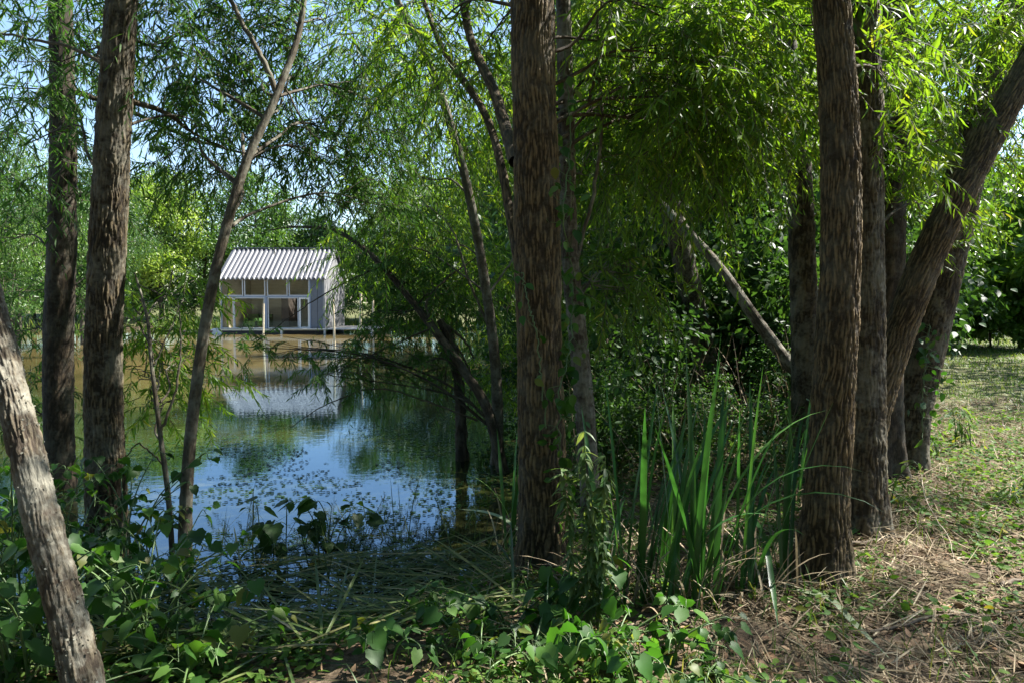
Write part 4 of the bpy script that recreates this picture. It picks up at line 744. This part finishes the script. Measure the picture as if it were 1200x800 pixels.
# curled dead leaves
g = Geo(); x, y, z = scatter(20000, -2.4, 8, 1.9, 11, lambda x, y: (np.abs(x) < .85 * y + .2)); n = len(x); a = U(0, 6.28, n); s_ = U(.02, .075, n)
leaves(g, OVATE, np.stack([x, y, z + U(.003, .03, n)], 1), np.stack([np.cos(a), np.sin(a), U(-.2, .4, n)], 1), np.array([0, 0, 1.]) + rng.normal(size=(n, 3)) * .4, s_, s_ * U(.25, .7, n), U(-.4, .6, n)); stuff('dead_leaves', g, M['deadleaf'])
# grass on the bank and the lawn behind
g = Geo(); x, y, z = scatter(110000, 2.2, 26, 5.2, 30, lambda x, y: (x > .32 * y) & (x < .9 * y) & (patch(x, y, .7, 91) + U(-.2, .2, len(x)) > .34)); n = len(x)
blades(g, np.stack([x, y, z], 1), U(0, 6.28, n), U(.2, 1.2, n), U(.2, 1.1, n), U(.03, .10, n) * (1 + y / 40), U(.004, .008, n) * (1 + y / 14), 3, np.clip(patch(x, y, .9, 19) * 1.3 - .25 + U(-.2, .3, n), 0, 1)); stuff('lawn_grass', g, M['grass'])
g = Geo(); x, y, z = scatter(5000, -.6, 5.5, 2.0, 6.5, lambda x, y: (np.abs(x) < .82 * y) & (patch(x, y, 2.1, 15) > .5)); n = len(x)
blades(g, np.stack([x, y, z], 1), U(0, 6.28, n), U(0, .8, n), U(.3, 1.4, n), U(.06, .22, n), U(.003, .007, n), 5, None); stuff('bank_grass', g, M['grass'])
# cut reeds pressed flat along the water's edge
g = Geo(); n = 1100; x, y = U(-2.9, .15, n), U(2.9, 4.9, n); k = (np.abs(pond_sd(x, y)) < .95) & (fbm(x * 1.2, y * 1.2, 8, 3) > .36); x, y = x[k], y[k]; n = len(x)
z = np.maximum(ground_z(x, y), WATER) + U(.0, .10, n); a = np.where(U(0, 1, n) > .5, U(-.5, .6, n), U(2.3, 3.6, n)) + (U(0, 1, n) > .7) * U(0, 3, n)
blades(g, np.stack([x, y, z], 1), a, U(1.25, 1.6, n), U(-.1, .3, n), U(.25, .85, n), U(.006, .018, n), 6, np.clip(rng.normal(size=n) * .28 + .45, 0, 1), twist=U(-.6, .6, n)); stuff('cut_reeds', g, M['cutreed'])
# low reeds and weeds along the far waterline
g = Geo(); q = np.concatenate([np.linspace(POND[a], POND[a + 1], 60) for a in range(12, 21)]); n = 9000; c_ = q[rng.integers(0, len(q), n)] + rng.normal(size=(n, 2)) * .8; k = fbm(c_[:, 0] / 3, c_[:, 1] / 3, 13, 2) > .38; c_ = c_[k]; n = len(c_)
blades(g, np.stack([c_[:, 0], c_[:, 1], np.maximum(ground_z(c_[:, 0], c_[:, 1]), WATER) - .05], 1), U(0, 6.28, n), U(0, .5, n), U(.1, .8, n), U(.3, 1.0, n), U(.03, .07, n), 3, U(0, 1, n)); stuff('bank_reeds', g, M['grass'])
# stalks and rushes in the shallows
g = Geo(); n = 130; x, y = U(-2.6, -.1, n), U(4.2, 5.6, n); blades(g, np.stack([x, y, np.full(n, WATER - .1)], 1), U(0, 6.28, n), U(.1, 1.2, n), U(-.2, .8, n), U(.25, .7, n), U(.005, .012, n), 6, np.clip(rng.normal(size=n) * .25 + .3, 0, 1)); stuff('rushes', g, M['cutreed'])
# small floating leaves
g = Geo(); n = 9000; y = U(4.4, 12, n); x = U(-.62, .02, n) * y; k = (pond_sd(x, y) < -.1) & (fbm(x * 1.4, y * 1.0, 41, 4) + U(-.04, .04, len(x)) > .51); x, y = x[k], y[k]; n = len(x); a = U(0, 6.28, n); s_ = U(.02, .06, n)
leaves(g, RHOMB, np.stack([x, y, np.full(n, WATER + .006)], 1), np.stack([np.cos(a), np.sin(a), np.full(n, .03)], 1), np.tile([0, 0, 1.], (n, 1)), s_, s_ * .8, 0); stuff('pond_weed', g, M['understory'])

# ------------------------------------------------------------------ light, sky, camera
w = bpy.data.worlds.new('World'); SC.world = w; w.use_nodes = True; nt = w.node_tree; nt.nodes.clear()
sk = nt.nodes.new('ShaderNodeTexSky'); sk.sky_type = 'NISHITA'; sk.sun_disc = False; el = math.asin(SUN[2]); sk.sun_elevation = el; sk.sun_rotation = math.atan2(SUN[0], SUN[1]); sk.air_density = 1.1; sk.dust_density = .5; sk.ozone_density = 2.5
bg = nt.nodes.new('ShaderNodeBackground'); bg.inputs[1].default_value = .075; ou = nt.nodes.new('ShaderNodeOutputWorld'); nt.links.new(sk.outputs[0], bg.inputs[0]); nt.links.new(bg.outputs[0], ou.inputs[0])
from mathutils import Vector
ld = bpy.data.lights.new('sun', 'SUN'); ld.energy = 5.0; ld.angle = math.radians(.53); ld.color = (1, .955, .88); lo = link('sun', ld); lo.rotation_euler = Vector(SUN).to_track_quat('Z', 'Y').to_euler()
cd = bpy.data.cameras.new('camera'); cam = link('camera', cd, None, CAM); cd.sensor_width = 36; cd.lens = 36 * FPX / 1200; cd.clip_start = .05; cd.clip_end = 2000
cam.rotation_euler = (PI / 2 - PITCH, 0, 0); SC.camera = cam
SC.view_settings.view_transform = 'Standard'; SC.view_settings.look = 'None'; SC.view_settings.gamma = 1; SC.view_settings.exposure = 2.05; SC.view_settings.use_curve_mapping = False
c = SC.cycles; c.max_bounces = 7; c.diffuse_bounces = 3; c.glossy_bounces = 3; c.transmission_bounces = 4; c.transparent_max_bounces = 6; c.sample_clamp_indirect = 6; c.use_denoising = True
try: c.denoiser = 'OPENIMAGEDENOISE'
except Exception: pass
